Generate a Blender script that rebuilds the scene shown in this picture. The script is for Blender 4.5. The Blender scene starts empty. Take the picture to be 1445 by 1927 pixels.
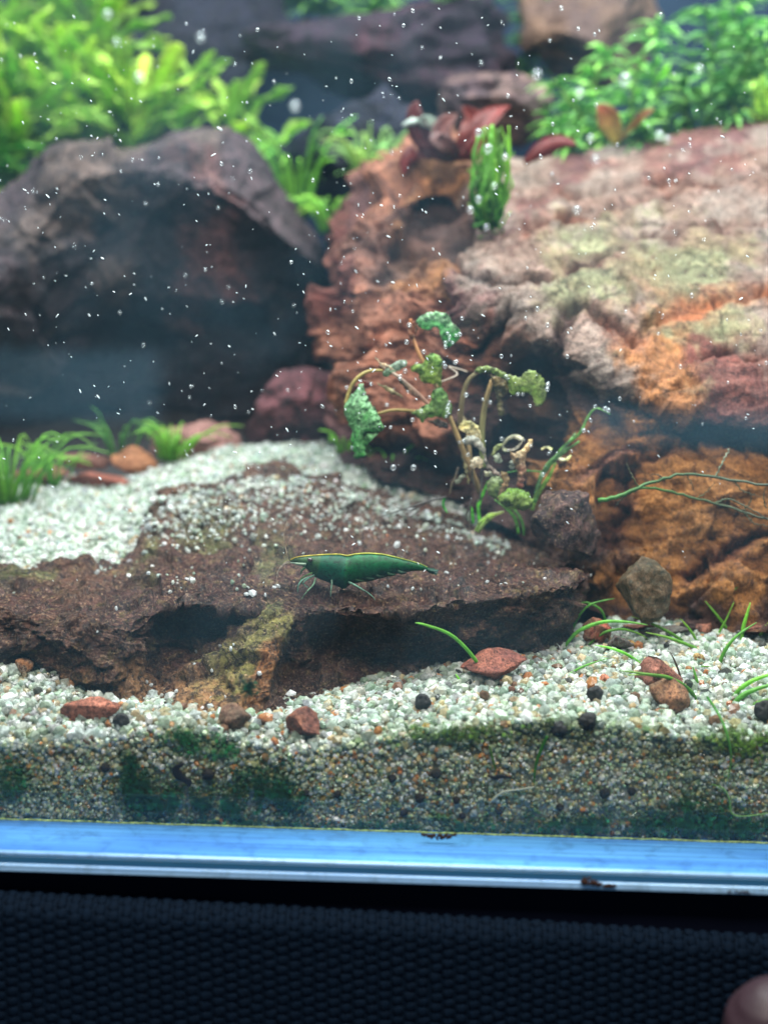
import bpy, bmesh, math, random
import numpy as np
from mathutils import Vector, Matrix, Euler

# 1 Blender unit = 1 cm
scene = bpy.context.scene
scene.unit_settings.scale_length = 0.01
random.seed(7)
rng = np.random.default_rng(11)

# ------------------------------------------------------------------ camera
FPX, CX, CY = 2326.0, 722.5, 963.5            # photograph pixels (1445 x 1927)
CAM = Vector((0.0, -22.0, 9.1))
PITCH, ROLL = math.radians(8.0), math.radians(1.8)
cam_data = bpy.data.cameras.new("camera")
cam = bpy.data.objects.new("camera", cam_data)
scene.collection.objects.link(cam)
scene.camera = cam
cam_data.sensor_fit = 'VERTICAL'
cam_data.sensor_height = 24.0
cam_data.lens = 12.0 * FPX / 963.5
cam_data.clip_start, cam_data.clip_end = 0.1, 500.0
Rm = Matrix.Rotation(math.radians(90) - PITCH, 3, 'X') @ Matrix.Rotation(ROLL, 3, 'Z')
cam.matrix_world = Matrix.Translation(CAM) @ Rm.to_4x4()
cam_data.dof.use_dof = True
cam_data.dof.focus_distance = 25.0
cam_data.dof.aperture_fstop = cam_data.lens * 1e-3 / 0.48      # 4.8 mm wide lens opening
RN = np.array(Rm)
CN = np.array(CAM)

# ------------------------------------------------------------------ light
world = bpy.data.worlds.new("World")
scene.world = world
world.use_nodes = True
wb = world.node_tree.nodes["Background"]
wb.inputs[0].default_value = (0.50, 0.78, 1.0, 1)
wb.inputs[1].default_value = 0.15
scene.view_settings.view_transform = 'Standard'
scene.view_settings.look = 'None'
scene.view_settings.exposure = 0.0
scene.view_settings.gamma = 1.0
lamp_d = bpy.data.lights.new("tank_lamp", 'AREA')
lamp_d.shape = 'RECTANGLE'
lamp_d.size, lamp_d.size_y = 46.0, 16.0
lamp_d.energy = 40000.0
lamp_d.color = (0.90, 1.0, 0.97)
lamp = bpy.data.objects.new("tank_lamp", lamp_d)
scene.collection.objects.link(lamp)
lamp.location = (2.0, 8.0, 34.0)
lamp.rotation_euler = (math.radians(-2), 0, 0)
fill_d = bpy.data.lights.new("front_fill", 'AREA')  # unseen fill light, added to brighten the sand section and base edge
fill_d.shape = 'RECTANGLE'
fill_d.size, fill_d.size_y = 40.0, 4.0
fill_d.energy = 17500.0
fill_d.color = (1.0, 0.93, 0.82)
fill = bpy.data.objects.new("front_fill", fill_d)
scene.collection.objects.link(fill)
fill.location = (0.0, -12.0, 29.0)
fill.rotation_euler = (math.radians(18), 0, 0)
scene.cycles.max_bounces = 8
scene.cycles.transparent_max_bounces = 24
scene.cycles.caustics_reflective = False
scene.cycles.caustics_refractive = False
scene.cycles.sample_clamp_indirect = 4.0

# ------------------------------------------------------------------ helpers
COL = scene.collection

def P(px, py, Y):
    """Point of the place seen at photograph pixel (px, py) at depth Y behind the front glass."""
    d = RN @ np.array([(px - CX) / FPX, -(py - CY) / FPX, -1.0])
    t = (Y - CN[1]) / d[1]
    return CN + d * t

def V(px, py, Y):
    return Vector(P(px, py, Y))

def proj(pts):
    q = (np.asarray(pts) - CN) @ RN
    return CX + FPX * q[:, 0] / -q[:, 2], CY - FPX * q[:, 1] / -q[:, 2]

def pxcm(Y, n=1.0):
    return n * (Y + 22.5) / FPX * 1.01

_perm = np.random.default_rng(3).permutation(256)
_perm = np.concatenate([_perm, _perm, _perm])
_g = np.random.default_rng(5).normal(size=(256, 3))
_g /= np.linalg.norm(_g, axis=1)[:, None]

def perlin(p):
    p = np.asarray(p, float)
    i = np.floor(p).astype(int)
    f = p - i
    i &= 255
    w = f * f * f * (f * (f * 6 - 15) + 10)
    out = 0
    for dx in (0, 1):
        wx = w[:, 0] if dx else 1 - w[:, 0]
        for dy in (0, 1):
            wy = w[:, 1] if dy else 1 - w[:, 1]
            for dz in (0, 1):
                wz = w[:, 2] if dz else 1 - w[:, 2]
                h = _perm[_perm[_perm[(i[:, 0] + dx) & 255] + ((i[:, 1] + dy) & 255)] + ((i[:, 2] + dz) & 255)]
                g = _g[h]
                out = out + wx * wy * wz * (g[:, 0] * (f[:, 0] - dx) + g[:, 1] * (f[:, 1] - dy) + g[:, 2] * (f[:, 2] - dz))
    return out

def fbm(p, octv=5, gain=0.5, ridge=False):
    p = np.asarray(p, float)
    a, s, t = 1.0, 0, 0
    for k in range(octv):
        n = perlin(p * 2.03 ** k + 17.3 * k)
        if ridge:
            n = 0.5 - np.abs(n) * 2
        s = s + a * n
        a *= gain
    return s

def facet(p, cell, amp, tilt=0.5, seed=0, flat=1.0):
    """broken stone: every Voronoi cell is a small plane of its own height and slope"""
    p = np.asarray(p, float) + np.stack([fbm(p * 0.9 / cell + 9.1 * k + seed, 3) for k in (1, 2, 3)], -1) * 0.22 * cell
    q = p / cell * np.array([1, 1, flat])
    b = np.floor(q).astype(int)
    best = np.full(len(q), 1e9); out = np.zeros(len(q)); 
    for dx in (-1, 0, 1):
        for dy in (-1, 0, 1):
            for dz in (-1, 0, 1):
                c = b + np.array([dx, dy, dz])
                h = _perm[_perm[_perm[(c[:, 0] + seed) & 255] + (c[:, 1] & 255)] + (c[:, 2] & 255)]
                g = _g[h]; g2 = _g[(h * 7 + 13) & 255]
                s = c + 0.5 + 0.45 * g
                r = q - s
                d = np.einsum('ij,ij->i', r, r)
                val = g2[:, 0] * 0.5 + tilt * np.einsum('ij,ij->i', r, _g[(h * 5 + 29) & 255])
                m = d < best
                best = np.where(m, d, best); out = np.where(m, val, out)
    return out * amp

def seg_dist(px, py, poly):
    """signed distance in photograph pixels to a polyline, positive below it"""
    best = np.full(len(px), 1e9); sg = np.ones(len(px))
    for (ax, ay), (bx, by) in zip(poly[:-1], poly[1:]):
        vx, vy = bx - ax, by - ay
        t = np.clip(((px - ax) * vx + (py - ay) * vy) / (vx * vx + vy * vy), 0, 1)
        dx, dy = px - ax - t * vx, py - ay - t * vy
        d = np.hypot(dx, dy)
        m = d < best
        best = np.where(m, d, best)
        sg = np.where(m, np.sign(vx * dy - vy * dx), sg)
    return best * np.where(sg == 0, 1, sg)

def props(o, label=None, cat=None, group=None, kind=None):
    if label: o["label"] = label
    if cat: o["category"] = cat
    if group: o["group"] = group
    if kind: o["kind"] = kind
    return o

def link(name, me, mat=None, parent=None):
    o = bpy.data.objects.new(name, me)
    COL.objects.link(o)
    if mat is not None and me is not None and len(me.materials) == 0:
        me.materials.append(mat)
    if parent is not None:
        o.parent = parent
        o.matrix_parent_inverse = Matrix.Translation(-parent.location)
    return o

def empty(name, loc, label, cat, group=None):
    o = bpy.data.objects.new(name, None)
    COL.objects.link(o)
    o.location = loc
    o.empty_display_size = 0.2
    return props(o, label, cat, group)

def mesh_np(name, verts, faces, cols=None, smooth=True):
    """faces: (n, k) int array, or list of such arrays"""
    me = bpy.data.meshes.new(name)
    fl = faces if isinstance(faces, list) else [faces]
    verts = np.asarray(verts, np.float32)
    me.vertices.add(len(verts))
    me.vertices.foreach_set("co", verts.ravel())
    loops = np.concatenate([f.ravel() for f in fl]).astype(np.int32)
    tot = np.concatenate([np.full(len(f), f.shape[1], np.int32) for f in fl])
    st = np.concatenate([[0], np.cumsum(tot)[:-1]]).astype(np.int32)
    me.loops.add(len(loops))
    me.loops.foreach_set("vertex_index", loops)
    me.polygons.add(len(tot))
    me.polygons.foreach_set("loop_start", st)
    me.polygons.foreach_set("loop_total", tot)
    me.polygons.foreach_set("use_smooth", np.full(len(tot), smooth, bool))
    me.update(calc_edges=True)
    if cols is not None:
        cols = np.asarray(cols, np.float32)
        if cols.shape[1] == 3:
            cols = np.concatenate([cols, np.ones((len(cols), 1), np.float32)], 1)
        at = me.attributes.new("Col", 'FLOAT_COLOR', 'POINT')
        at.data.foreach_set("color", cols.ravel())
    me.validate()
    return me

def grid_faces(nu, nv, off=0):
    a = np.arange(nu * nv).reshape(nu, nv)
    return np.stack([a[:-1, :-1], a[1:, :-1], a[1:, 1:], a[:-1, 1:]], -1).reshape(-1, 4) + off

def catmull(G, n):
    """resample axis 0 of G to n points"""
    m = len(G)
    t = np.linspace(0, m - 1, n)
    i = np.clip(np.floor(t).astype(int), 0, m - 2)
    f = (t - i).reshape((-1,) + (1,) * (G.ndim - 1))
    g0, g1, g2, g3 = G[np.clip(i - 1, 0, m - 1)], G[i], G[i + 1], G[np.clip(i + 2, 0, m - 1)]
    return 0.5 * (2 * g1 + (g2 - g0) * f + (2 * g0 - 5 * g1 + 4 * g2 - g3) * f * f + (3 * g1 - g0 - 3 * g2 + g3) * f ** 3)

def lin2(C, u, v):
    nu, nv = C.shape[:2]
    u = np.clip(u, 0, nu - 1.001); v = np.clip(v, 0, nv - 1.001)
    i, j = u.astype(int), v.astype(int)
    a, b = (u - i)[:, None], (v - j)[:, None]
    return (C[i, j] * (1 - a) + C[i + 1, j] * a) * (1 - b) + (C[i, j + 1] * (1 - a) + C[i + 1, j + 1] * a) * b

def grid_normals(pt):
    du = np.gradient(pt, axis=0); dv = np.gradient(pt, axis=1)
    n = np.cross(du, dv)
    n /= np.linalg.norm(n, axis=2, keepdims=True) + 1e-9
    return n

PAL = {}

def loft(name, cols, nu, nv, disp, mat, back=None, parent=None, warp=0.4, seed=0, cscale=0.8, cracks=(), colfn=None):
    """cols: columns of (px, py, Y, colour key); a surface lofted through them, displaced by disp(p, n, u, v)."""
    G = np.array([[P(c[0], c[1], c[2]) for c in col] for col in cols])
    C = np.array([[PAL[c[3]] for c in col] for col in cols])
    if back is not None:                       # the hidden far side, so that the rock is closed behind
        for off in back:
            b = G[:, :1] * 1.0
            b[:, 0] += np.array(off)
            G = np.concatenate([b, G], 1)
            C = np.concatenate([C[:, :1], C], 1)
    S = catmull(G, nu)
    S = np.swapaxes(catmull(np.swapaxes(S, 0, 1), nv), 0, 1)
    uu, vv = np.meshgrid(np.linspace(0, G.shape[0] - 1, nu), np.linspace(0, G.shape[1] - 1, nv), indexing='ij')
    N = grid_normals(S)
    p = S.reshape(-1, 3)
    n = N.reshape(-1, 3)
    # keep normals facing the camera side
    s = np.sign(np.mean(np.einsum('ij,ij->i', n, CN - p)))
    n = n * s
    d = disp(p + seed * 13.7, n, uu.ravel(), vv.ravel())
    kx, ky = proj(p)
    kx = kx + fbm(p * 1.3 + 50, 4) * 26; ky = ky + fbm(p * 1.3 + 90, 4) * 26
    ctint = []
    for poly, w, dep, step, ccol in cracks:
        sd = seg_dist(kx, ky, poly)
        gr = np.exp(-(sd / w) ** 2)
        d = d - dep * gr + step * np.where(sd > 0, np.exp(-np.maximum(sd, 0) / 70), 0)
        if ccol is not None:
            ctint.append((1.25 * np.exp(-(sd / (w * 1.7)) ** 2), ccol))
    q = p + n * d[:, None]
    w1 = fbm(p * cscale + 31 + seed, 4); w2 = fbm(p * cscale + 77 + seed, 4)
    w3 = fbm(p * cscale * 5 + 11 + seed, 4, 0.65); w4 = fbm(p * cscale * 5 + 47 + seed, 4, 0.65)
    cu, cv = uu.ravel() + w1 * warp * 2 + w3 * 0.45, vv.ravel() + w2 * warp * 2 + w4 * 0.45
    sh = lambda t: np.floor(t) + np.clip((t - np.floor(t) - 0.25) / 0.5, 0, 1)
    cc = lin2(C, sh(cu), sh(cv))
    for g, ccol in ctint:
        g = np.clip(g * (0.7 + w1), 0, 1)[:, None]
        cc = cc * (1 - g) + np.array(ccol) * g
    if colfn is not None:
        cc = colfn(p + seed * 13.7, n, uu.ravel(), vv.ravel(), cc)
    me = mesh_np(name, q, grid_faces(nu, nv), cc)
    o = link(name, me, mat, parent)
    return o, S, N * s, q.reshape(nu, nv, 3)

def _ico(sub):
    bm = bmesh.new()
    bmesh.ops.create_icosphere(bm, subdivisions=sub, radius=1.0)
    bm.verts.ensure_lookup_table()
    v = np.array([x.co[:] for x in bm.verts])
    f = np.array([[x.index for x in fc.verts] for fc in bm.faces])
    bm.free()
    return v, f
ICO = {k: _ico(k) for k in (1, 2, 3, 4, 5, 6)}

def rand_rot(r):
    q = r.normal(size=4); q /= np.linalg.norm(q)
    w, x, y, z = q
    return np.array([[1 - 2 * (y * y + z * z), 2 * (x * y - z * w), 2 * (x * z + y * w)],
                     [2 * (x * y + z * w), 1 - 2 * (x * x + z * z), 2 * (y * z - x * w)],
                     [2 * (x * z - y * w), 2 * (y * z + x * w), 1 - 2 * (x * x + y * y)]])

def stone_verts(seed, sub=5, cuts=14, rough=0.06, depth=(0.5, 0.9)):
    r = np.random.default_rng(seed)
    v = ICO[sub][0].copy()
    for k in range(cuts):
        n = r.normal(size=3); n /= np.linalg.norm(n)
        d = r.uniform(*depth) if cuts > 8 else r.uniform(0.3, 0.75)
        ex = np.maximum(0, v @ n - d)
        v = v - ex[:, None] * n * 0.93
    nn = v / (np.linalg.norm(v, axis=1)[:, None] + 1e-9)
    v = v + nn * (fbm(v * 2.2 + seed, 6, 0.55) * rough * 3)[:, None] + nn * (fbm(v * 7 + seed, 3, ridge=True) * rough * 0.3)[:, None]
    v /= np.abs(v).max(axis=0)
    return v

def stone(name, px, py, Y, hw, hh, hd, mat, tint=(1, 1, 1), rot=0.0, seed=1, sub=5, cuts=14, rough=0.06, label=None, cat=None, group=None, tint2=None, yaw=0.0):
    """a broken stone centred at pixel (px, py), half extents hw, hh in photograph pixels, hd in cm"""
    v = stone_verts(seed, sub, cuts, rough)
    v = v * np.array([pxcm(Y, hw), hd, pxcm(Y, hh)])
    c, s = math.cos(-rot), math.sin(-rot)
    v = v @ np.array([[c, 0, s], [0, 1, 0], [-s, 0, c]]).T
    t = np.tile(np.array(tint, float), (len(v), 1))
    if tint2 is not None:
        m = np.clip(fbm(v * 1.6 / max(0.2, pxcm(Y, hw)) + seed * 3.1, 4) * 2.4 + 0.4, 0, 1)[:, None]
        t = t * (1 - m) + np.array(tint2) * m
    me = mesh_np(name, v, ICO[sub][1], t)
    o = link(name, me, mat)
    o.location = P(px, py, Y)
    return props(o, label, cat, group)

def spline(pts, n):
    return catmull(np.array(pts, float), n)

def frames(pts):
    t = np.gradient(pts, axis=0)
    t /= np.linalg.norm(t, axis=1)[:, None] + 1e-9
    return t

def tube_mesh(name, pts, rad, sides=7, n=None, col=None):
    pts = np.array(pts, float)
    rad = np.array(rad, float) if np.ndim(rad) else np.full(len(pts), float(rad))
    if n:
        r2 = np.interp(np.linspace(0, 1, n), np.linspace(0, 1, len(rad)), rad)
        pts = spline(pts, n); rad = r2
    elif len(rad) != len(pts):
        rad = np.interp(np.linspace(0, 1, len(pts)), np.linspace(0, 1, len(rad)), rad)
    t = frames(pts)
    up = np.array([0.13, -1.0, 0.21])
    a = np.cross(t, up); a /= np.linalg.norm(a, axis=1)[:, None] + 1e-9
    b = np.cross(t, a)
    th = np.linspace(0, 2 * math.pi, sides, endpoint=False)
    v = pts[:, None] + rad[:, None, None] * (a[:, None] * np.cos(th)[None, :, None] + b[:, None] * np.sin(th)[None, :, None])
    m = len(pts)
    idx = np.arange(m * sides).reshape(m, sides)
    f = np.stack([idx[:-1], np.roll(idx, -1, 1)[:-1], np.roll(idx, -1, 1)[1:], idx[1:]], -1).reshape(-1, 4)
    vv = np.concatenate([v.reshape(-1, 3), pts[:1], pts[-1:]])
    k = m * sides
    i0 = idx[0]; i1 = idx[-1]
    c1 = np.stack([np.roll(i0, -1), i0, np.full(sides, k)], -1)
    c2 = np.stack([i1, np.roll(i1, -1), np.full(sides, k + 1)], -1)
    cols = None
    if col is not None:
        col = np.array(col, float)
        if col.ndim == 1:
            cols = np.tile(col, (len(vv), 1))
        else:
            cc = np.stack([np.interp(np.linspace(0, 1, m), np.linspace(0, 1, len(col)), col[:, q]) for q in range(3)], -1)
            cols = np.concatenate([np.repeat(cc, sides, 0), cc[:1], cc[-1:]])
    return mesh_np(name, vv, [f, np.concatenate([c1, c2])], cols)

def tube(name, pix, rad, mat, parent=None, n=18, col=(0.2, 0.4, 0.1), sides=7):
    pts = [P(*p) for p in pix]
    return link(name, tube_mesh(name, pts, rad, sides, n, col), mat, parent)

def ribbon_mesh(name, pts, wid, side, n=22, m=7, ruffle=0.0, cup=0.0, freq=5, col=((.1, .3, .05), (.2, .4, .1)), seed=0, edge=None, thick=0.012, notch=0.0):
    """a leaf blade: centre line pts, half widths wid, across direction 'side'; real thickness"""
    pts = spline(pts, n)
    t = frames(pts)
    w = np.interp(np.linspace(0, 1, n), np.linspace(0, 1, len(wid)), wid)
    side = np.array(side, float)
    if side.ndim == 2:
        side = spline(side, n)
    else:
        side = np.tile(side, (n, 1))
    side = side - t * np.einsum('ij,ij->i', side, t)[:, None]
    side /= np.linalg.norm(side, axis=1)[:, None] + 1e-9
    nrm = np.cross(t, side)
    s = np.linspace(-1, 1, m)
    S = np.linspace(0, 1, n)
    r = np.random.default_rng(seed)
    ph = r.uniform(0, 6.28, 3)
    wl = w * (1 + notch * np.sin(S * 23 + ph[0]) * np.sin(S * 41 + ph[1]))
    wr = w * (1 + notch * np.sin(S * 27 + ph[1]) * np.sin(S * 37 + ph[2]))
    ww = np.where(s[None] < 0, wl[:, None], wr[:, None])
    v = pts[:, None] + side[:, None] * (s[None, :, None] * ww[..., None])
    off = -cup * (s[None] ** 2) * w[:, None] + ruffle * (np.abs(s[None]) ** 1.5) * np.sin(S[:, None] * freq * 6.28 + np.sign(s[None]) * ph[0] + ph[1]) * w[:, None]
    off = off + 0.06 * w[:, None] * (np.abs(s[None]) < 0.12)
    v = v + nrm[:, None] * off[..., None]
    top = v + nrm[:, None] * thick * 0.5
    bot = v - nrm[:, None] * thick * 0.5
    f1 = grid_faces(n, m)
    f2 = grid_faces(n, m, n * m)[:, ::-1]
    idx = np.arange(n * m).reshape(n, m)
    b = np.concatenate([idx[:, 0], idx[-1, 1:], idx[::-1, -1][1:], idx[0, ::-1][1:-1]])
    rim = np.stack([b, b + n * m, np.roll(b, -1) + n * m, np.roll(b, -1)], -1)
    c0, c1 = np.array(col[0]), np.array(col[1])
    g = np.clip(S[:, None] + r.normal(0, 0.06, (n, m)), 0, 1)[..., None]
    cc = c0 * (1 - g) + c1 * g
    cc = cc * (1 + 0.5 * (np.abs(s)[None, :, None] < 0.1))
    if edge is not None:
        k = (np.abs(s)[None, :, None] > 0.95)
        cc = np.where(k, np.array(edge), cc)
    cc = cc.reshape(-1, 3)
    return mesh_np(name, np.concatenate([top.reshape(-1, 3), bot.reshape(-1, 3)]), [f1, f2, rim], np.concatenate([cc, cc]))

# ------------------------------------------------------------------ materials
def newmat(name):
    m = bpy.data.materials.new(name)
    m.use_nodes = True
    nt = m.node_tree
    return m, nt, nt.nodes["Principled BSDF"]

def node(nt, t, **k):
    n = nt.nodes.new(t)
    for a, b in k.items():
        setattr(n, a, b)
    return n

def noise(nt, scale, detail=6, rough=0.6, dist=0.0, coord=None):
    n = node(nt, "ShaderNodeTexNoise")
    n.inputs["Scale"].default_value = scale
    n.inputs["Detail"].default_value = detail
    n.inputs["Roughness"].default_value = rough
    n.inputs["Distortion"].default_value = dist
    if coord is not None:
        nt.links.new(coord, n.inputs["Vector"])
    return n

def ramp(nt, fac, stops):
    r = node(nt, "ShaderNodeValToRGB")
    els = r.color_ramp.elements
    while len(els) < len(stops):
        els.new(0.5)
    for e, (p, c) in zip(els, stops):
        e.position = p
        e.color = (c, c, c, 1) if np.isscalar(c) else (*c, 1)
    nt.links.new(fac, r.inputs[0])
    return r.outputs[0]

def mix(nt, a, b, fac, mode='MIX'):
    m = node(nt, "ShaderNodeMix", data_type='RGBA', blend_type=mode)
    for sock, val in ((m.inputs[0], fac), (m.inputs[6], a), (m.inputs[7], b)):
        if hasattr(val, "is_linked") or isinstance(val, bpy.types.NodeSocket):
            nt.links.new(val, sock)
        elif np.isscalar(val):
            sock.default_value = val
        else:
            sock.default_value = (*val, 1)
    return m.outputs[2]

def rock_mat(name, speck, dark, scale=1.0, speck_amt=(0.56, 0.66), bump=0.12, rough=0.62, dark_amt=(0.40, 0.52), fine=1.0, speck_max=0.8, tintb=None, crack=None):
    m, nt, b = newmat(name)
    tc = node(nt, "ShaderNodeTexCoord").outputs["Object"]
    at = node(nt, "ShaderNodeAttribute", attribute_name="Col").outputs["Color"]
    n1 = noise(nt, 1.6 * scale, 8, 0.7, 0.5, tc)
    n2 = noise(nt, 6.5 * scale, 9, 0.75, 0.3, tc)
    n3 = noise(nt, 19 * scale, 6, 0.75, 0.2, tc)
    n4 = noise(nt, 3.3 * scale, 8, 0.72, 0.6, tc)
    c = mix(nt, at, ramp(nt, n1.outputs[0], [(0.3, 0.45), (0.7, 1.6)]), 1.0, 'MULTIPLY')
    if tintb is not None:
        c = mix(nt, c, tintb, ramp(nt, n4.outputs[0], [(0.54, 0.0), (0.66, 0.7)]))
    c = mix(nt, c, dark, ramp(nt, n2.outputs[0], [(dark_amt[0], 0.95), (dark_amt[1], 0.0)]))
    c = mix(nt, c, speck, ramp(nt, n3.outputs[0], [(speck_amt[0], 0.0), (speck_amt[1], speck_max)]))
    c = mix(nt, c, ramp(nt, n3.outputs[0], [(0.32, 0.42), (0.68, 1.6)]), 1.0, 'MULTIPLY')
    h = mix(nt, n2.outputs[0], n3.outputs[0], 0.45 * fine)
    if crack is not None:
        mp = node(nt, "ShaderNodeMapping"); mp.inputs["Scale"].default_value = (crack, crack, crack * 2.2)
        mp.inputs["Rotation"].default_value = (0.1, 0.22, 0.3)
        wv = node(nt, "ShaderNodeVectorMath", operation='MULTIPLY_ADD')
        nt.links.new(n4.outputs["Color"], wv.inputs[0]); wv.inputs[1].default_value = (0.9, 0.9, 0.9); nt.links.new(tc, wv.inputs[2])
        nt.links.new(wv.outputs[0], mp.inputs[0])
        vo = node(nt, "ShaderNodeTexVoronoi", feature='DISTANCE_TO_EDGE')
        vo.inputs["Scale"].default_value = 1.0
        nt.links.new(mp.outputs[0], vo.inputs["Vector"])
        cm = ramp(nt, vo.outputs["Distance"], [(0.0, 0.25), (0.07, 1.0)])
        cm = mix(nt, (1, 1, 1), cm, ramp(nt, n1.outputs[0], [(0.42, 0.0), (0.56, 1.0)]))
        c = mix(nt, c, cm, 1.0, 'MULTIPLY')
        h = mix(nt, h, cm, 0.45, 'MULTIPLY')
    nt.links.new(c, b.inputs["Base Color"])
    b.inputs["Roughness"].default_value = rough
    b.inputs["Specular IOR Level"].default_value = 0.25
    bp = node(nt, "ShaderNodeBump")
    bp.inputs["Strength"].default_value = 1.0
    bp.inputs["Distance"].default_value = bump
    nt.links.new(h, bp.inputs["Height"])
    nt.links.new(bp.outputs[0], b.inputs["Normal"])
    return m

def leaf_mat(name, trans=0.45, rough=0.4, var=0.35, speck=None):
    m, nt, b = newmat(name)
    tc = node(nt, "ShaderNodeTexCoord").outputs["Object"]
    at = node(nt, "ShaderNodeAttribute", attribute_name="Col").outputs["Color"]
    oi = node(nt, "ShaderNodeObjectInfo")
    n1 = noise(nt, 5, 6, 0.65, 0.2, tc)
    v = ramp(nt, n1.outputs[0], [(0.3, 1 - var), (0.7, 1 + var)])
    c = mix(nt, at, v, 1.0, 'MULTIPLY')
    rv = ramp(nt, oi.outputs["Random"], [(0.0, (0.7, 0.8, 0.8)), (0.5, (1.0, 1.0, 1.0)), (1.0, (1.3, 1.15, 0.8))])
    c = mix(nt, c, rv, 1.0, 'MULTIPLY')
    if speck is not None:
        n2 = noise(nt, 30, 4, 0.7, 0.0, tc)
        c = mix(nt, c, speck, ramp(nt, n2.outputs[0], [(0.54, 0.0), (0.72, 0.5)]))
        n3 = noise(nt, 12, 5, 0.7, 0.4, tc)
        c = mix(nt, c, ramp(nt, n3.outputs[0], [(0.36, 0.3), (0.5, 1.0)]), 1.0, 'MULTIPLY')
    nt.links.new(c, b.inputs["Base Color"])
    b.inputs["Roughness"].default_value = rough
    b.inputs["Specular IOR Level"].default_value = 0.35
    tr = node(nt, "ShaderNodeBsdfTranslucent")
    nt.links.new(c, tr.inputs[0])
    ms = node(nt, "ShaderNodeMixShader")
    ms.inputs[0].default_value = trans
    nt.links.new(b.outputs[0], ms.inputs[1]); nt.links.new(tr.outputs[0], ms.inputs[2])
    nt.links.new(ms.outputs[0], nt.nodes["Material Output"].inputs[0])
    bp = node(nt, "ShaderNodeBump"); bp.inputs["Strength"].default_value = 0.4; bp.inputs["Distance"].default_value = 0.03
    nt.links.new(n1.outputs[0], bp.inputs["Height"]); nt.links.new(bp.outputs[0], b.inputs["Normal"])
    return m

def grain_mat(name, trans=0.5, clear=0.5):
    m, nt, b = newmat(name)
    at = node(nt, "ShaderNodeAttribute", attribute_name="Col")
    tc = node(nt, "ShaderNodeTexCoord").outputs["Object"]
    n1 = noise(nt, 16, 4, 0.6, 0.0, tc)
    c = mix(nt, at.outputs["Color"], ramp(nt, n1.outputs[0], [(0.3, 0.6), (0.7, 1.25)]), 1.0, 'MULTIPLY')
    nt.links.new(c, b.inputs["Base Color"])
    b.inputs["Roughness"].default_value = 0.12
    b.inputs["Specular IOR Level"].default_value = 0.6
    tr = node(nt, "ShaderNodeBsdfTranslucent")
    nt.links.new(c, tr.inputs[0])
    ms = node(nt, "ShaderNodeMixShader")
    ms.inputs[0].default_value = trans
    nt.links.new(b.outputs[0], ms.inputs[1]); nt.links.new(tr.outputs[0], ms.inputs[2])
    tp = node(nt, "ShaderNodeBsdfTransparent"); tp.inputs[0].default_value = (0.95, 0.97, 0.96, 1)
    mk = node(nt, "ShaderNodeMath", operation='MULTIPLY'); mk.inputs[1].default_value = clear
    nt.links.new(at.outputs["Alpha"], mk.inputs[0])
    m2 = node(nt, "ShaderNodeMixShader")
    nt.links.new(mk.outputs[0], m2.inputs[0]); nt.links.new(ms.outputs[0], m2.inputs[1]); nt.links.new(tp.outputs[0], m2.inputs[2])
    nt.links.new(m2.outputs[0], nt.nodes["Material Output"].inputs[0])
    return m

def plain(name, col, rough=0.5, spec=0.4, trans=0.0, nscale=0, nvar=0.3):
    m, nt, b = newmat(name)
    b.inputs["Base Color"].default_value = (*col, 1)
    b.inputs["Roughness"].default_value = rough
    b.inputs["Specular IOR Level"].default_value = spec
    if nscale:
        tc = node(nt, "ShaderNodeTexCoord").outputs["Object"]
        n1 = noise(nt, nscale, 6, 0.65, 0.1, tc)
        c = mix(nt, col, ramp(nt, n1.outputs[0], [(0.3, 1 - nvar), (0.7, 1 + nvar)]), 1.0, 'MULTIPLY')
        nt.links.new(c, b.inputs["Base Color"])
        bp = node(nt, "ShaderNodeBump"); bp.inputs["Strength"].default_value = 0.4; bp.inputs["Distance"].default_value = 0.03
        nt.links.new(n1.outputs[0], bp.inputs["Height"]); nt.links.new(bp.outputs[0], b.inputs["Normal"])
    return m

M = {}
M['slab'] = rock_mat("slab_stone", (0.34, 0.22, 0.13), (0.018, 0.009, 0.010), 1.0, (0.55, 0.65), 0.14, 0.32, (0.42, 0.54), speck_max=0.75, tintb=(0.17, 0.13, 0.045), crack=0.6)
M['big'] = rock_mat("layered_stone", (0.42, 0.33, 0.24), (0.07, 0.028, 0.024), 0.9, (0.60, 0.75), 0.14, dark_amt=(0.36, 0.47), speck_max=0.5, crack=0.75)
M['olive'] = rock_mat("olive_stone", (0.30, 0.25, 0.15), (0.03, 0.03, 0.018), 1.3, (0.58, 0.74), 0.07, rough=0.4, speck_max=0.5)
M['dark'] = rock_mat("dark_stone", (0.17, 0.13, 0.12), (0.015, 0.013, 0.018), 0.6, (0.58, 0.72), 0.15, crack=0.4)
M['chip'] = rock_mat("red_stone", (0.45, 0.25, 0.16), (0.06, 0.02, 0.015), 2.4, (0.58, 0.72), 0.06, crack=2.2)
M['grain'] = grain_mat("quartz_grains")
M['leaf'] = leaf_mat("leaf_green")
M['leafthick'] = leaf_mat("ruffled_leaf", 0.5, 0.4, 0.6, (0.70, 0.86, 0.62))
m_, nt_, b_ = newmat("algae_film")
at_ = node(nt_, "ShaderNodeAttribute", attribute_name="Col").outputs["Color"]
nt_.links.new(at_, b_.inputs["Base Color"]); b_.inputs["Roughness"].default_value = 0.6
tp_ = node(nt_, "ShaderNodeBsdfTransparent"); ms_ = node(nt_, "ShaderNodeMixShader"); ms_.inputs[0].default_value = 0.32
nt_.links.new(tp_.outputs[0], ms_.inputs[1]); nt_.links.new(b_.outputs[0], ms_.inputs[2]); nt_.links.new(ms_.outputs[0], nt_.nodes["Material Output"].inputs[0])
M['alga'] = m_
M['stem'] = leaf_mat("stem_green", 0.2, 0.45, 0.3)
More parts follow.
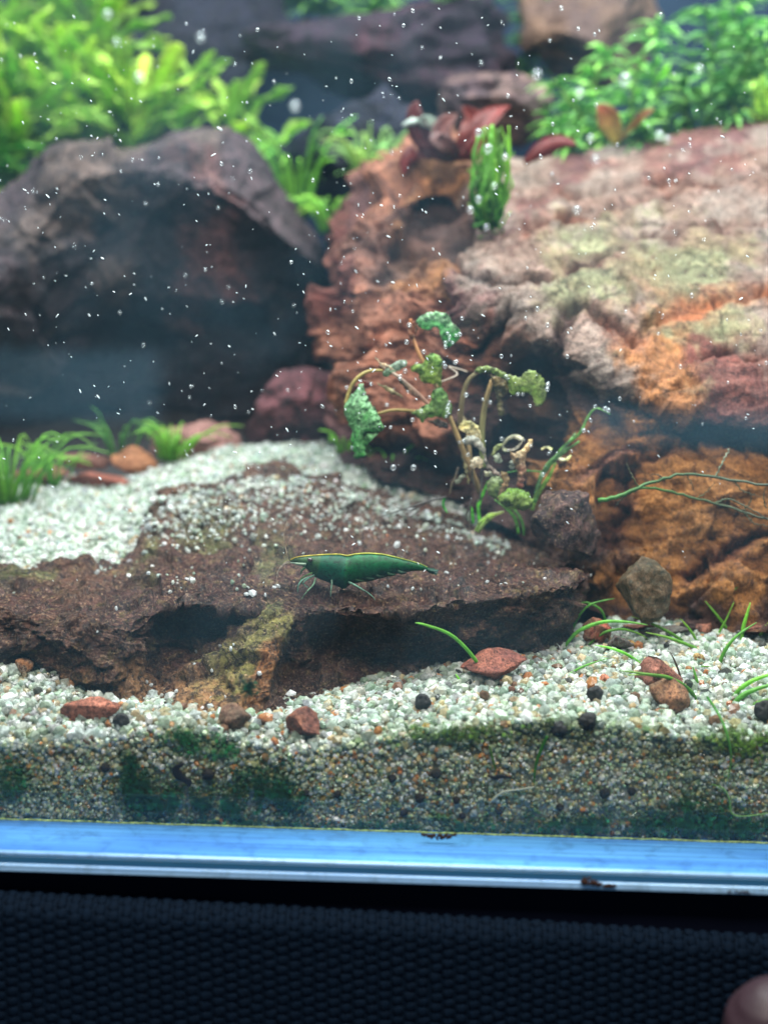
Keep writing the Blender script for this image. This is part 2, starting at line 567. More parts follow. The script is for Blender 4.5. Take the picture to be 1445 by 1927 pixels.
M['pellet'] = plain("soil_pellet_clay", (0.022, 0.02, 0.02), 0.7, 0.25, nscale=9, nvar=0.6)
M['navy'] = plain("background_film", (0.012, 0.028, 0.07), 0.6, 0.2)
M['soil'] = plain("dark_soil", (0.035, 0.03, 0.03), 0.9, 0.1, nscale=3, nvar=0.5)
M['rubber'] = plain("black_rubber", (0.0006, 0.002, 0.009), 0.8, 0.1)
M['fabric'] = plain("woven_cloth", (0.0005, 0.007, 0.020), 0.85, 0.15, nscale=20, nvar=0.4)
M['speck'] = plain("white_fleck", (0.85, 0.92, 0.97), 0.3, 0.5)

def bubble_mat():
    m, nt, b = newmat("air_bubble")
    lw = node(nt, "ShaderNodeLayerWeight"); lw.inputs[0].default_value = 0.35
    tr = node(nt, "ShaderNodeBsdfTransparent")
    gl = node(nt, "ShaderNodeBsdfGlossy"); gl.inputs["Roughness"].default_value = 0.12
    df = node(nt, "ShaderNodeBsdfDiffuse"); df.inputs[0].default_value = (0.85, 0.92, 1, 1)
    m0 = node(nt, "ShaderNodeMixShader"); m0.inputs[0].default_value = 0.5
    nt.links.new(gl.outputs[0], m0.inputs[1]); nt.links.new(df.outputs[0], m0.inputs[2])
    ms = node(nt, "ShaderNodeMixShader")
    f = ramp(nt, lw.outputs["Facing"], [(0.1, 0.12), (0.75, 0.95)])
    nt.links.new(f, ms.inputs[0]); nt.links.new(tr.outputs[0], ms.inputs[1]); nt.links.new(m0.outputs[0], ms.inputs[2])
    nt.links.new(ms.outputs[0], nt.nodes["Material Output"].inputs[0])
    return m
M['bubble'] = bubble_mat()

def glass_mat():
    m, nt, b = newmat("aquarium_glass")
    nt.nodes.remove(b)
    tr = node(nt, "ShaderNodeBsdfTransparent"); tr.inputs[0].default_value = (0.985, 0.995, 1.0, 1)
    gl = node(nt, "ShaderNodeBsdfGlossy"); gl.inputs["Roughness"].default_value = 0.03
    lw = node(nt, "ShaderNodeLayerWeight"); lw.inputs[0].default_value = 0.5
    pw = node(nt, "ShaderNodeMath", operation='POWER'); pw.inputs[1].default_value = 5.0
    nt.links.new(lw.outputs["Facing"], pw.inputs[0])
    fr = node(nt, "ShaderNodeMath", operation='MULTIPLY_ADD'); fr.inputs[1].default_value = 0.97; fr.inputs[2].default_value = 0.02
    nt.links.new(pw.outputs[0], fr.inputs[0])
    ms = node(nt, "ShaderNodeMixShader")
    nt.links.new(fr.outputs[0], ms.inputs[0]); nt.links.new(tr.outputs[0], ms.inputs[1]); nt.links.new(gl.outputs[0], ms.inputs[2])
    film = node(nt, "ShaderNodeBsdfTranslucent"); film.inputs[0].default_value = (0.36, 0.70, 1.0, 1)  # milky blue haze mixed into the pane as a translucent tint
    tc = node(nt, "ShaderNodeTexCoord").outputs["Object"]
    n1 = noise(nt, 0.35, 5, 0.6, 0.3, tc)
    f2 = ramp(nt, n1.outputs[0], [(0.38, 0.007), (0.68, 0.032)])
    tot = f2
    sep = node(nt, "ShaderNodeSeparateXYZ"); 
    wob = noise(nt, 0.8, 4, 0.6, 0.2, tc)
    wv = node(nt, "ShaderNodeVectorMath", operation='MULTIPLY_ADD')
    nt.links.new(wob.outputs["Color"], wv.inputs[0]); wv.inputs[1].default_value = (0.5, 0, 0.25); nt.links.new(tc, wv.inputs[2])
    nt.links.new(wv.outputs[0], sep.inputs[0])
    for (pa, pb, soft, amt) in (((1110, 835), (1500, 775), 0.25, 0.030), ((-60, 785), (300, 665), 0.22, 0.026)):  # two pale patches painted in as reflections on the glass
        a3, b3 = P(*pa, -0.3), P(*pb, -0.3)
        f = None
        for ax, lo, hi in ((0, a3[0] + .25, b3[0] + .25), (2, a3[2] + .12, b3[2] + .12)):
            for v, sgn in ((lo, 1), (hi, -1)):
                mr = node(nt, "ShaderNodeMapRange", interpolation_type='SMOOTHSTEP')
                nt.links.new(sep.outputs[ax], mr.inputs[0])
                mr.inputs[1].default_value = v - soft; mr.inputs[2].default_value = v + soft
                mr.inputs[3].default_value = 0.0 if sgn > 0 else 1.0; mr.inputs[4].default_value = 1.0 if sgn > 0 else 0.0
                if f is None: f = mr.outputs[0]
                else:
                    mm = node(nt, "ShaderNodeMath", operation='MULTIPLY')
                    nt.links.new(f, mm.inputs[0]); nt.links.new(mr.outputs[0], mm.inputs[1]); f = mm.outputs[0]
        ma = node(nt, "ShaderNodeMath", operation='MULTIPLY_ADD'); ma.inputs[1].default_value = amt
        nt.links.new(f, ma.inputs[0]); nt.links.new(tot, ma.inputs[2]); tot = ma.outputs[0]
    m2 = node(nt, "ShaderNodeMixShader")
    nt.links.new(tot, m2.inputs[0]); nt.links.new(ms.outputs[0], m2.inputs[1]); nt.links.new(film.outputs[0], m2.inputs[2])  # film is the haze tint and the painted reflection patches
    nt.links.new(m2.outputs[0], nt.nodes["Material Output"].inputs[0])
    return m
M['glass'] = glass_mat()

def box(name, lo, hi, mat, parent=None, bevel=0.0, rot=None):
    bm = bmesh.new()
    bmesh.ops.create_cube(bm, size=1.0)
    lo, hi = Vector(lo), Vector(hi)
    for v in bm.verts:
        v.co = Vector((lo[i] + (v.co[i] + 0.5) * (hi[i] - lo[i]) for i in range(3)))
    if bevel:
        bmesh.ops.bevel(bm, geom=bm.edges[:], offset=bevel, segments=3, profile=0.5, affect='EDGES')
    me = bpy.data.meshes.new(name)
    bm.to_mesh(me); bm.free()
    o = link(name, me, mat, parent)
    return o

# ------------------------------------------------------------------ setting: back panel, soil, sand
PAL.update(P=(0.074, 0.031, 0.027), Q=(0.108, 0.05, 0.036), B=(0.11, 0.05, 0.036), T=(0.30, 0.15, 0.07),
           Y=(0.22, 0.19, 0.055), G=(0.12, 0.12, 0.05), D=(0.075, 0.036, 0.03), L=(0.30, 0.225, 0.19), V=(0.28, 0.27, 0.15),
           O=(0.40, 0.165, 0.06), R=(0.36, 0.14, 0.085), A=(0.36, 0.15, 0.042), M=(0.16, 0.07, 0.07), N=(0.068, 0.043, 0.050),
           K=(0.034, 0.024, 0.030), U=(0.12, 0.08, 0.07), W=(0.5, 0.44, 0.34), S=(0.6, 0.6, 0.52), E=(0.17, 0.05, 0.04))

box("back_panel", (-34, 33.0, -0.2), (34, 33.4, 36), M['navy'])
props(bpy.data.objects["back_panel"], kind="structure")

# dark soil under and behind the sand
sc_ = []
for px in (-900, -300, 0, 300, 600, 900, 1200, 1500, 2300):
    sc_.append([(px, 1150, 5.5, 'K'), (px, 960, 9, 'K'), (px, 878, 13, 'K'), (px, 815, 17, 'K'), (px, 700, 23, 'K'), (px, 610, 32, 'K')])
soil, *_ = loft("soil_bed", sc_, 120, 80, lambda p, n, u, v: fbm(p * 0.6, 5) * 0.25 - 0.75, M['soil'])
props(soil, kind="structure")

def gmask(px, py, spots):
    m = np.zeros(len(px))
    for cx, cy, rx, ry, s in spots:
        d = ((px - cx) / rx) ** 2 + ((py - cy) / ry) ** 2
        m = np.maximum(m, s * np.exp(-d * 1.2))
    return m

ALG = [(20, 1465, 60, 45, 1), (255, 1465, 40, 45, 1.2), (300, 1505, 90, 45, 1.3), (400, 1500, 70, 45, 1.0), (500, 1480, 70, 45, 1.1), (560, 1520, 110, 30, 1.0),
       (385, 1400, 75, 30, 1.0), (120, 1500, 90, 35, .7), (60, 1540, 120, 16, .7), (250, 1545, 200, 12, .9), (450, 1550, 200, 14, 1), (700, 1555, 300, 18, .8), (1000, 1545, 160, 30, 1),
       (1200, 1550, 120, 32, 1.1), (1330, 1545, 120, 35, 1.2), (1310, 1500, 60, 40, .8), (1420, 1560, 100, 25, 1.0), (735, 1530, 60, 28, .8), (830, 1540, 60, 25, .9), (900, 1500, 60, 35, .4)]
ALGL = [(800, 1380, 90, 22, 1.0), (930, 1378, 90, 22, .9), (1060, 1372, 110, 26, .9), (1180, 1380, 90, 28, .9), (1400, 1395, 90, 32, 1.2), (1300, 1410, 80, 25, .7), (70, 1382, 35, 14, .8), (350, 1368, 40, 14, .7), (660, 1395, 60, 14, .4)]
DARKB = [(1060, 1375, 330, 26, 1.0), (800, 1395, 120, 20, .6), (1330, 1415, 150, 20, .8), (150, 1420, 170, 18, .45), (470, 1395, 160, 16, .3)]

GR_CLASS = np.array([(0.70, 0.74, 0.68), (0.52, 0.61, 0.51), (0.60, 0.65, 0.63), (0.88, 0.89, 0.85), (0.40, 0.50, 0.38), (0.62, 0.50, 0.32), (0.62, 0.28, 0.12), (0.26, 0.15, 0.10), (0.10, 0.10, 0.09), (0.50, 0.52, 0.50)])
W_TOP = np.array([.25, .16, .17, .15, .08, .085, .03, .025, .012, .045])
W_CUT = np.array([.20, .17, .10, .13, .12, .17, .055, .03, .01, .05])

def grains_mesh(name, cen, size, cols, seed=0, flat=(0.7, 1.0)):
    r = np.random.default_rng(seed)
    n = len(cen)
    base_v, base_f = ICO[1] if True else ICO[2]
    var = []
    for k in range(9):
        v = base_v.copy()
        for _ in range(7):
            nn = r.normal(size=3); nn /= np.linalg.norm(nn)
            ex = np.maximum(0, v @ nn - r.uniform(0.62, 0.9))
            v = v - ex[:, None] * nn * 0.9
        var.append(v)
    var = np.array(var)
    q = r.normal(size=(n, 4)); q /= np.linalg.norm(q, axis=1)[:, None]
    w, x, y, z = q.T
    R = np.stack([1 - 2 * (y * y + z * z), 2 * (x * y - z * w), 2 * (x * z + y * w), 2 * (x * y + z * w), 1 - 2 * (x * x + z * z), 2 * (y * z - x * w),
                  2 * (x * z - y * w), 2 * (y * z + x * w), 1 - 2 * (x * x + y * y)], -1).reshape(n, 3, 3)
    sc = size[:, None] * np.stack([r.uniform(0.85, 1.35, n), r.uniform(0.75, 1.05, n), r.uniform(*flat, n)], -1)
    lv = var[r.integers(0, len(var), n)] * sc[:, None, :]
    vv = np.einsum('nij,nkj->nki', R, lv) + cen[:, None, :]
    nv = base_v.shape[0]
    ff = base_f[None] + (np.arange(n) * nv)[:, None, None]
    lum = cols.mean(1)
    clr = np.where((lum > 0.38) & (r.random(n) < 0.6), r.uniform(0.4, 1.0, n), 0.0)
    cols = np.concatenate([cols, clr[:, None]], 1)
    return mesh_np(name, vv.reshape(-1, 3), ff.reshape(-1, 3), np.repeat(cols, nv, 0), False)

def pick(weights, n, r, jit=0.16):
    c = GR_CLASS[r.choice(len(GR_CLASS), n, p=weights / weights.sum())]
    return np.clip(c * (1 + r.normal(0, jit, (n, 1))) * (1 + r.normal(0, 0.03, (n, 3))), 0.01, 0.95)

# sand in front, rising from the front glass to the rocks
FX = [-120, 0, 70, 150, 230, 330, 450, 560, 640, 740, 850, 950, 1050, 1150, 1250, 1350, 1450, 1560]
FRONT = [1402, 1398, 1392, 1398, 1388, 1372, 1392, 1404, 1404, 1388, 1372, 1362, 1360, 1370, 1382, 1388, 1384, 1384]
MIDR = [1330, 1330, 1335, 1350, 1358, 1358, 1372, 1378, 1370, 1345, 1322, 1308, 1300, 1300, 1300, 1296, 1290, 1290]
MIDY = [0.9, 0.9, 0.8, 0.7, 0.5, 0.4, 0.4, 0.4, 0.6, 0.9, 1.1, 1.3, 1.4, 1.5, 1.6, 1.7, 1.8, 1.8]
FAR = [1236, 1238, 1250, 1300, 1332, 1342, 1350, 1352, 1322, 1290, 1262, 1240, 1222, 1200, 1186, 1174, 1166, 1160]
FARY = [2.3, 2.3, 2.2, 1.6, 1.1, 0.9, 0.8, 0.9, 1.8, 2.4, 2.9, 3.2, 3.7, 4.2, 4.8, 5.2, 5.6, 5.8]
fg = []
for a, f, mr, my, fr, fy in zip(FX, FRONT, MIDR, MIDY, FAR, FARY):
    hid = P(a, fr, fy)
    fg.append([(a, f, 0.06, 'S'), (a, mr, my, 'S'), (a, fr, fy, 'S')])
G_ = np.array([[P(c[0], c[1], c[2]) for c in col] for col in fg])
last = G_[:, -1:] + np.array([0, 1.6, -0.1])
cut = G_[:, :1].copy(); cut[:, 0, 2] = -0.02; cut[:, 0, 1] = 0.30
cut2 = G_[:, :1].copy(); cut2[:, 0, 1] = 0.30; cut2[:, 0, 2] -= 0.12
SF = np.concatenate([G_, last], 1)
SFu = np.swapaxes(catmull(np.swapaxes(catmull(SF, 160), 0, 1), 60), 0, 1)
SFu[..., 2] += (fbm(SFu.reshape(-1, 3) * np.array([1.0, 1.0, 0.2]), 4) * 0.10).reshape(SFu.shape[:2])
base = SFu - np.array([0, 0, 0.05])
base[:, :, 1] = np.maximum(base[:, :, 1], 0.13)
botrow = base[:, :1].copy(); botrow[..., 2] = 0.003
allp = np.concatenate([botrow, base], 1)
sand_m = grain_mat("sand_base", 0.1)
me = mesh_np("sand_bed", allp.reshape(-1, 3), grid_faces(*allp.shape[:2]), np.tile((0.34, 0.32, 0.23, 0.0), (allp.shape[0] * allp.shape[1], 1)))
props(link("sand_bed", me, sand_m), kind="structure")

def sample_grid(S, n, r):
    a = np.linalg.norm(np.cross(S[1:, :-1] - S[:-1, :-1], S[:-1, 1:] - S[:-1, :-1]), axis=2)
    w = a.ravel() / a.sum()
    i = r.choice(len(w), n, p=w)
    iu, iv = np.unravel_index(i, a.shape)
    fu, fv = r.random(n)[:, None], r.random(n)[:, None]
    p = S[iu, iv] * (1 - fu) * (1 - fv) + S[iu + 1, iv] * fu * (1 - fv) + S[iu, iv + 1] * (1 - fu) * fv + S[iu + 1, iv + 1] * fu * fv
    return p

r1 = np.random.default_rng(21)
n = 13000
c = sample_grid(SFu, n, r1)
size = np.clip(r1.lognormal(math.log(0.072), 0.38, n), 0.035, 0.15)
c[:, 2] += r1.uniform(-0.6, 0.55, n) * size
c[:, 1] = np.maximum(c[:, 1], 0.02 + size * 0.9)
cols = pick(W_TOP, n, r1)
px_, py_ = proj(c)
g = np.clip(gmask(px_, py_, ALGL) * (0.55 + fbm(c * 2.5, 3) * 1.2), 0, 0.85)[:, None]
cols = cols * (1 - g) + np.array((0.14, 0.26, 0.03)) * g
front_n = gmask(px_, py_, [(300, 1390, 420, 30, .35)])[:, None]
cols = cols * (1 - front_n * 0.3)
o = link("sand_grains", grains_mesh("sand_grains", c, size, cols, 31), M['grain'])
props(o, "loose white and pale green quartz gravel heaped behind the front glass", "gravel", kind="stuff")

# grains pressed against the front glass, seen in section
r2 = np.random.default_rng(22)
n = 15500
ui = r2.uniform(0, SFu.shape[0] - 1.001, n)
k = ui.astype(int); f = (ui - k)[:, None]
top = SFu[k, 0] * (1 - f) + SFu[k + 1, 0] * f
h = r2.random(n)
c = top.copy()
c[:, 2] = 0.02 + (top[:, 2] - 0.02) * h
size = np.clip(r2.lognormal(math.log(0.034), 0.42, n) * (0.85 + 0.75 * h ** 3), 0.014, 0.11)
c[:, 1] = 0.005 + size * 0.8 + r2.uniform(0, 0.11, n)
cols = np.clip(pick(W_CUT, n, r2, 0.26) * np.array((1.36, 1.34, 1.12)), 0, 0.95)
px_, py_ = proj(c)
nz = fbm(c * 2.2, 4)
a = np.clip(gmask(px_, py_, ALG) * (0.6 + nz * 1.3), 0, 0.92)[:, None]
cols = cols * (1 - a) + np.array((0.03, 0.22, 0.08)) * a
a = np.clip(gmask(px_, py_, ALGL) * (0.6 + nz * 1.3), 0, 0.85)[:, None]
cols = cols * (1 - a) + np.array((0.18, 0.32, 0.04)) * a
a = np.clip(gmask(px_, py_, DARKB) * (0.55 + nz * 1.1), 0, 0.8)[:, None]
cols = cols * (1 - a) + np.array((0.10, 0.115, 0.06)) * a
o = link("sand_section", grains_mesh("sand_section", c, size, cols, 32), M['grain'])
props(o, "fine mixed sand in brown, orange and green pressed against the lower front glass", "sand", kind="stuff")

# sand behind the flat rock and at the left
BX = [-160, 0, 100, 200, 270, 330, 430, 530, 640, 760, 880, 1010, 1080]
BF = [(1110, 4.6), (1100, 5.0), (1090, 5.4), (1078, 5.8), (1050, 6.4), (960, 8.3), (925, 9.3), (912, 9.7), (925, 9.7), (968, 9.0), (1010, 8.2), (1075, 6.9), (1100, 6.2)]
BM = [(1000, 8.5), (985, 9), (985, 9), (975, 9), (955, 9.3), (905, 10.6), (882, 11.2), (872, 11.4), (885, 11.2), (935, 10.2), (985, 9), (1050, 7.5), (1080, 6.6)]
BB = [(915, 12.5), (905, 13), (900, 13), (905, 12.6), (895, 12.6), (872, 12.7), (845, 13.2), (838, 13.4), (846, 13.0), (902, 11.4), (962, 9.8), (1030, 8.0), (1065, 6.9)]
Gb = np.array([[P(x, *a), P(x, *b), P(x, *d), P(x, *d) + np.array([0, 1.4, -0.25])] for x, a, b, d in zip(BX, BF, BM, BB)])
SB = np.swapaxes(catmull(np.swapaxes(catmull(Gb, 120), 0, 1), 60), 0, 1)
SB[..., 2] += (fbm(SB.reshape(-1, 3) * np.array([.8, .8, 0.2]), 4) * 0.12).reshape(SB.shape[:2])
b2 = SB - np.array([0, 0, 0.05])
me = mesh_np("sand_bank", b2.reshape(-1, 3), grid_faces(*b2.shape[:2]), np.tile((0.45, 0.47, 0.42, 0.0), (b2.shape[0] * b2.shape[1], 1)))
props(link("sand_bank", me, sand_m), kind="structure")
r3 = np.random.default_rng(23)
n = 7500
c = sample_grid(SB, n, r3)
size = np.clip(r3.lognormal(math.log(0.072), 0.25, n), 0.04, 0.13)
c[:, 2] += r3.uniform(-0.5, 0.5, n) * size
W_B = W_TOP.copy(); W_B[5:9] *= 0.35; W_B[3] *= 2
cols = pick(W_B, n, r3)
o = link("bank_gravel", grains_mesh("bank_gravel", c, size, cols, 33), M['grain'])
props(o, "white quartz gravel banked up behind the flat brown rock", "gravel", kind="stuff")

_sx, _sy = proj(SFu.reshape(-1, 3))
def sand_Y(px, py):
    """depth of the front sand surface seen at a photograph pixel"""
    return float(SFu.reshape(-1, 3)[np.argmin((_sx - px) ** 2 + (_sy - py) ** 2)][1])

# ------------------------------------------------------------------ rocks
slab_cols = [
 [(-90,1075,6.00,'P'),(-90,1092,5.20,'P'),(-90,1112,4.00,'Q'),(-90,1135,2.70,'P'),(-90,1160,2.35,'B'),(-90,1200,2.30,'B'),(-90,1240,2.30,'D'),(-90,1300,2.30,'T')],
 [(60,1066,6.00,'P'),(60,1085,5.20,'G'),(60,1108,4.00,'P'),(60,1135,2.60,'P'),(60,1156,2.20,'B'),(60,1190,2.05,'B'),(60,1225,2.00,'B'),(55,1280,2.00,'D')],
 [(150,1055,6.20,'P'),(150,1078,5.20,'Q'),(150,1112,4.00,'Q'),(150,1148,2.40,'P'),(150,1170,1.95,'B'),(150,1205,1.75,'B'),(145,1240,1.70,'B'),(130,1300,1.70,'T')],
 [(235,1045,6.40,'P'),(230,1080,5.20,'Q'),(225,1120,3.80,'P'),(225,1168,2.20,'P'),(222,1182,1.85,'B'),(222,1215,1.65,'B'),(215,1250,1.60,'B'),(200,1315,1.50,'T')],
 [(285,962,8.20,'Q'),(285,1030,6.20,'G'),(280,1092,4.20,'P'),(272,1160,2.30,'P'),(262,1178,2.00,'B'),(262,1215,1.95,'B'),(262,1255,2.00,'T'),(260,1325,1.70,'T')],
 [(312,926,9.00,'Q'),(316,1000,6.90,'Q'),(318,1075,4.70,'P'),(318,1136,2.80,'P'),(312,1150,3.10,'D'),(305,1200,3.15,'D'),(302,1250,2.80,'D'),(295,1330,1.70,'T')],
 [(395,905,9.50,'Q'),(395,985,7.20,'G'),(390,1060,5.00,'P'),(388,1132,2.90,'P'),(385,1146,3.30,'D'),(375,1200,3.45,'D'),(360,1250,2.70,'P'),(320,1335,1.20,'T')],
 [(468,892,10.00,'Q'),(470,975,7.40,'Q'),(472,1055,5.00,'P'),(478,1142,2.90,'P'),(468,1162,3.10,'D'),(445,1205,2.90,'D'),(415,1255,2.10,'Y'),(365,1340,1.00,'T')],
 [(525,880,10.20,'Q'),(525,970,7.40,'Q'),(520,1050,5.00,'G'),(512,1120,3.30,'P'),(505,1150,2.90,'G'),(485,1195,2.30,'Y'),(455,1250,1.70,'Y'),(410,1345,0.80,'T')],
 [(580,890,10.00,'Q'),(575,970,7.50,'Q'),(570,1050,5.00,'P'),(560,1118,3.40,'P'),(550,1148,2.95,'P'),(532,1190,2.35,'Y'),(510,1235,1.90,'O'),(470,1345,0.80,'T')],
 [(650,908,9.90,'Q'),(640,980,7.50,'Q'),(622,1055,5.00,'P'),(608,1135,3.00,'P'),(590,1160,2.85,'P'),(560,1200,2.95,'D'),(540,1255,2.85,'D'),(520,1345,1.50,'D')],
 [(725,930,9.70,'Q'),(710,990,7.50,'Q'),(692,1060,5.00,'P'),(672,1146,2.75,'P'),(664,1158,2.95,'D'),(650,1200,3.45,'D'),(640,1250,3.45,'D'),(620,1345,2.00,'D')],
 [(800,955,9.30,'Q'),(795,1005,7.40,'Q'),(788,1065,5.00,'P'),(780,1142,2.60,'P'),(778,1155,2.65,'D'),(772,1200,3.10,'D'),(768,1250,3.25,'D'),(762,1320,2.80,'D')],
 [(880,985,8.90,'P'),(880,1025,7.20,'Q'),(880,1072,5.00,'P'),(880,1128,2.60,'P'),(880,1142,2.55,'B'),(880,1185,2.90,'B'),(880,1235,3.10,'D'),(880,1295,2.90,'T')],
 [(970,1018,8.30,'P'),(975,1045,6.90,'Q'),(980,1076,5.00,'P'),(985,1112,2.90,'P'),(985,1128,2.75,'B'),(985,1170,3.05,'B'),(985,1220,3.25,'D'),(985,1280,3.10,'D')],
 [(1042,1048,7.20,'P'),(1055,1064,6.00,'P'),(1064,1080,4.60,'P'),(1068,1100,3.20,'P'),(1066,1115,3.15,'B'),(1060,1155,3.35,'B'),(1056,1205,3.55,'D'),(1050,1270,3.40,'D')],
 [(1075,1066,6.60,'P'),(1086,1075,5.80,'P'),(1093,1086,4.80,'P'),(1097,1098,3.80,'P'),(1093,1112,3.75,'B'),(1086,1155,3.95,'B'),(1080,1205,4.15,'D'),(1075,1265,4.10,'D')],
 [(1072,1080,6.70,'P'),(1084,1095,6.30,'P'),(1092,1110,5.80,'P'),(1094,1122,5.40,'B'),(1092,1140,5.20,'B'),(1086,1175,5.20,'D'),(1080,1215,5.20,'D'),(1076,1270,5.20,'D')],
]
def slab_disp(p, n, u, v):
    big = fbm(p * 0.8, 3) * 0.2
    pit = fbm(p * np.array([2.2, 2.2, 3.2]), 6, 0.62) * 0.09
    fac = facet(p, 0.9, 0.26, 0.7, 1, 1.3) + facet(p, 0.33, 0.09, 0.6, 2, 1.3)
    fine = fbm(p * 9, 3, 0.65) * 0.022
    return big + pit + fac + fine
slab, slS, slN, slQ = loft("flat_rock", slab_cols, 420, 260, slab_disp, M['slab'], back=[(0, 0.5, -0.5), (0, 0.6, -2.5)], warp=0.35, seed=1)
props(slab, "broad flat purple-brown rock with a scalloped undercut front edge, under the shrimp", "rock")

big_cols = [
 [(612,440,15.00,'E'),(606,480,14.00,'E'),(602,520,13.40,'E'),(600,560,13.00,'E'),(600,600,13.00,'E'),(602,650,13.00,'E'),(606,700,13.00,'M'),(620,820,13.00,'M')],
 [(662,392,15.00,'M'),(652,450,13.60,'E'),(646,500,12.60,'E'),(641,560,12.00,'E'),(641,620,11.80,'R'),(646,690,11.50,'R'),(655,770,11.30,'R'),(662,880,11.40,'M')],
 [(737,330,15.00,'R'),(712,400,13.20,'R'),(697,470,12.20,'R'),(690,540,11.20,'R'),(682,610,10.80,'R'),(682,690,10.50,'R'),(690,780,10.20,'R'),(700,905,10.20,'D')],
 [(800,296,15.00,'R'),(782,350,13.40,'O'),(772,400,13.00,'D'),(762,520,11.60,'O'),(752,600,10.60,'R'),(752,690,10.20,'R'),(760,790,9.90,'R'),(770,920,9.60,'D')],
 [(870,300,15.00,'R'),(850,345,13.60,'O'),(845,410,13.60,'D'),(832,530,10.20,'O'),(836,600,9.90,'R'),(832,690,9.70,'R'),(840,790,9.70,'R'),(850,940,9.20,'D')],
 [(940,322,15.20,'L'),(920,400,12.70,'L'),(888,480,10.60,'L'),(862,545,9.00,'M'),(882,620,9.30,'R'),(897,710,9.50,'R'),(900,800,9.40,'D'),(900,970,8.40,'D')],
 [(1010,318,15.60,'L'),(1000,400,12.80,'M'),(980,490,10.30,'L'),(960,600,8.20,'L'),(972,668,9.00,'R'),(980,745,9.40,'D'),(980,840,8.90,'D'),(980,1010,7.40,'D')],
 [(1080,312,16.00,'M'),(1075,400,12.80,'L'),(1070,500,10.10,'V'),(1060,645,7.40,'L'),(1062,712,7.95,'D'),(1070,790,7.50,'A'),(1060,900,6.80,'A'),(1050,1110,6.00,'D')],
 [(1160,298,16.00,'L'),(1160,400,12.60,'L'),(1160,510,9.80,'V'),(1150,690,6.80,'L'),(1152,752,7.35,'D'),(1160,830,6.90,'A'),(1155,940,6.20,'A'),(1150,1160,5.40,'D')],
 [(1260,282,16.00,'M'),(1260,400,12.40,'L'),(1255,520,9.50,'V'),(1250,735,6.40,'O'),(1253,782,6.95,'D'),(1260,850,6.50,'A'),(1260,965,5.80,'A'),(1260,1180,5.00,'D')],
 [(1350,266,16.00,'M'),(1350,390,12.40,'L'),(1350,520,9.30,'V'),(1350,765,6.00,'E'),(1350,806,6.55,'D'),(1355,870,6.10,'A'),(1360,985,5.40,'A'),(1360,1190,4.60,'D')],
 [(1450,246,16.00,'L'),(1450,390,12.40,'L'),(1450,520,9.20,'L'),(1450,772,5.90,'E'),(1450,812,6.45,'D'),(1450,875,6.00,'A'),(1450,990,5.30,'A'),(1450,1195,4.50,'D')],
 [(1600,240,16.00,'L'),(1600,390,12.40,'L'),(1600,520,9.20,'L'),(1600,772,5.90,'O'),(1600,812,6.45,'D'),(1600,875,6.00,'A'),(1600,990,5.30,'A'),(1600,1195,4.50,'D')],
]
def strata(p, h, tilt=0.13):
    s = (p[:, 2] - tilt * p[:, 0] + fbm(p * 0.3, 3) * 0.45 + fbm(p * 1.6, 4) * 0.10 + 0.10 * p[:, 1]) / h
    f = s - np.floor(s)
    return np.where(f < 0.9, f / 0.9, (1 - f) / 0.1) - 0.5
CR = (0.17, 0.06, 0.035); CD = (0.05, 0.03, 0.03)
big_cracks = [
 ([(860, 505), (900, 530), (1000, 545), (1070, 528), (1115, 520), (1142, 500)], 12, 0.60, 0.39, CD),
 ([(985, 445), (1060, 428), (1150, 412), (1240, 385), (1330, 360), (1460, 330)], 12, 0.48, 0.36, CR),
 ([(1060, 372), (1130, 366), (1200, 348), (1290, 340)], 10, 0.45, 0.23, CR),
 ([(1142, 500), (1200, 470), (1290, 452), (1380, 440), (1470, 420)], 10, 0.33, 0.21, (0.2, 0.13, 0.11)),
 ([(1100, 590), (1150, 610), (1182, 640)], 10, 0.45, 0.13, CR),
 ([(1050, 660), (1062, 620), (1085, 590)], 9, 0.48, 0.00, CD),
 ([(905, 650), (940, 628), (968, 600)], 10, 0.45, 0.13, CD),
 ([(1180, 650), (1240, 605), (1310, 590), (1400, 560), (1470, 545)], 12, 0.24, 0.07, (0.36, 0.12, 0.05)),
 ([(1320, 700), (1360, 682), (1420, 680), (1470, 668)], 13, 0.52, 0.59, (0.16, 0.04, 0.03)),
 ([(700, 470), (760, 440), (830, 380), (880, 365)], 21, 0.75, 0.00, CD),
 ([(720, 520), (790, 470), (850, 440), (880, 430)], 24, 0.75, 0.00, CD),
 ([(680, 840), (760, 850), (830, 870), (880, 850)], 18, 0.75, 0.00, CD),
 ([(1000, 690), (1030, 760), (1000, 830), (960, 880)], 21, 0.75, 0.00, CD),
 ([(1180, 880), (1170, 960), (1130, 1010)], 12, 0.45, 0.13, CR),
 ([(1290, 1080), (1360, 1040), (1400, 1020), (1460, 1000)], 10, 0.45, 0.20, CR),
 ([(1100, 900), (1180, 850), (1260, 840)], 10, 0.30, 0.13, CR),
]
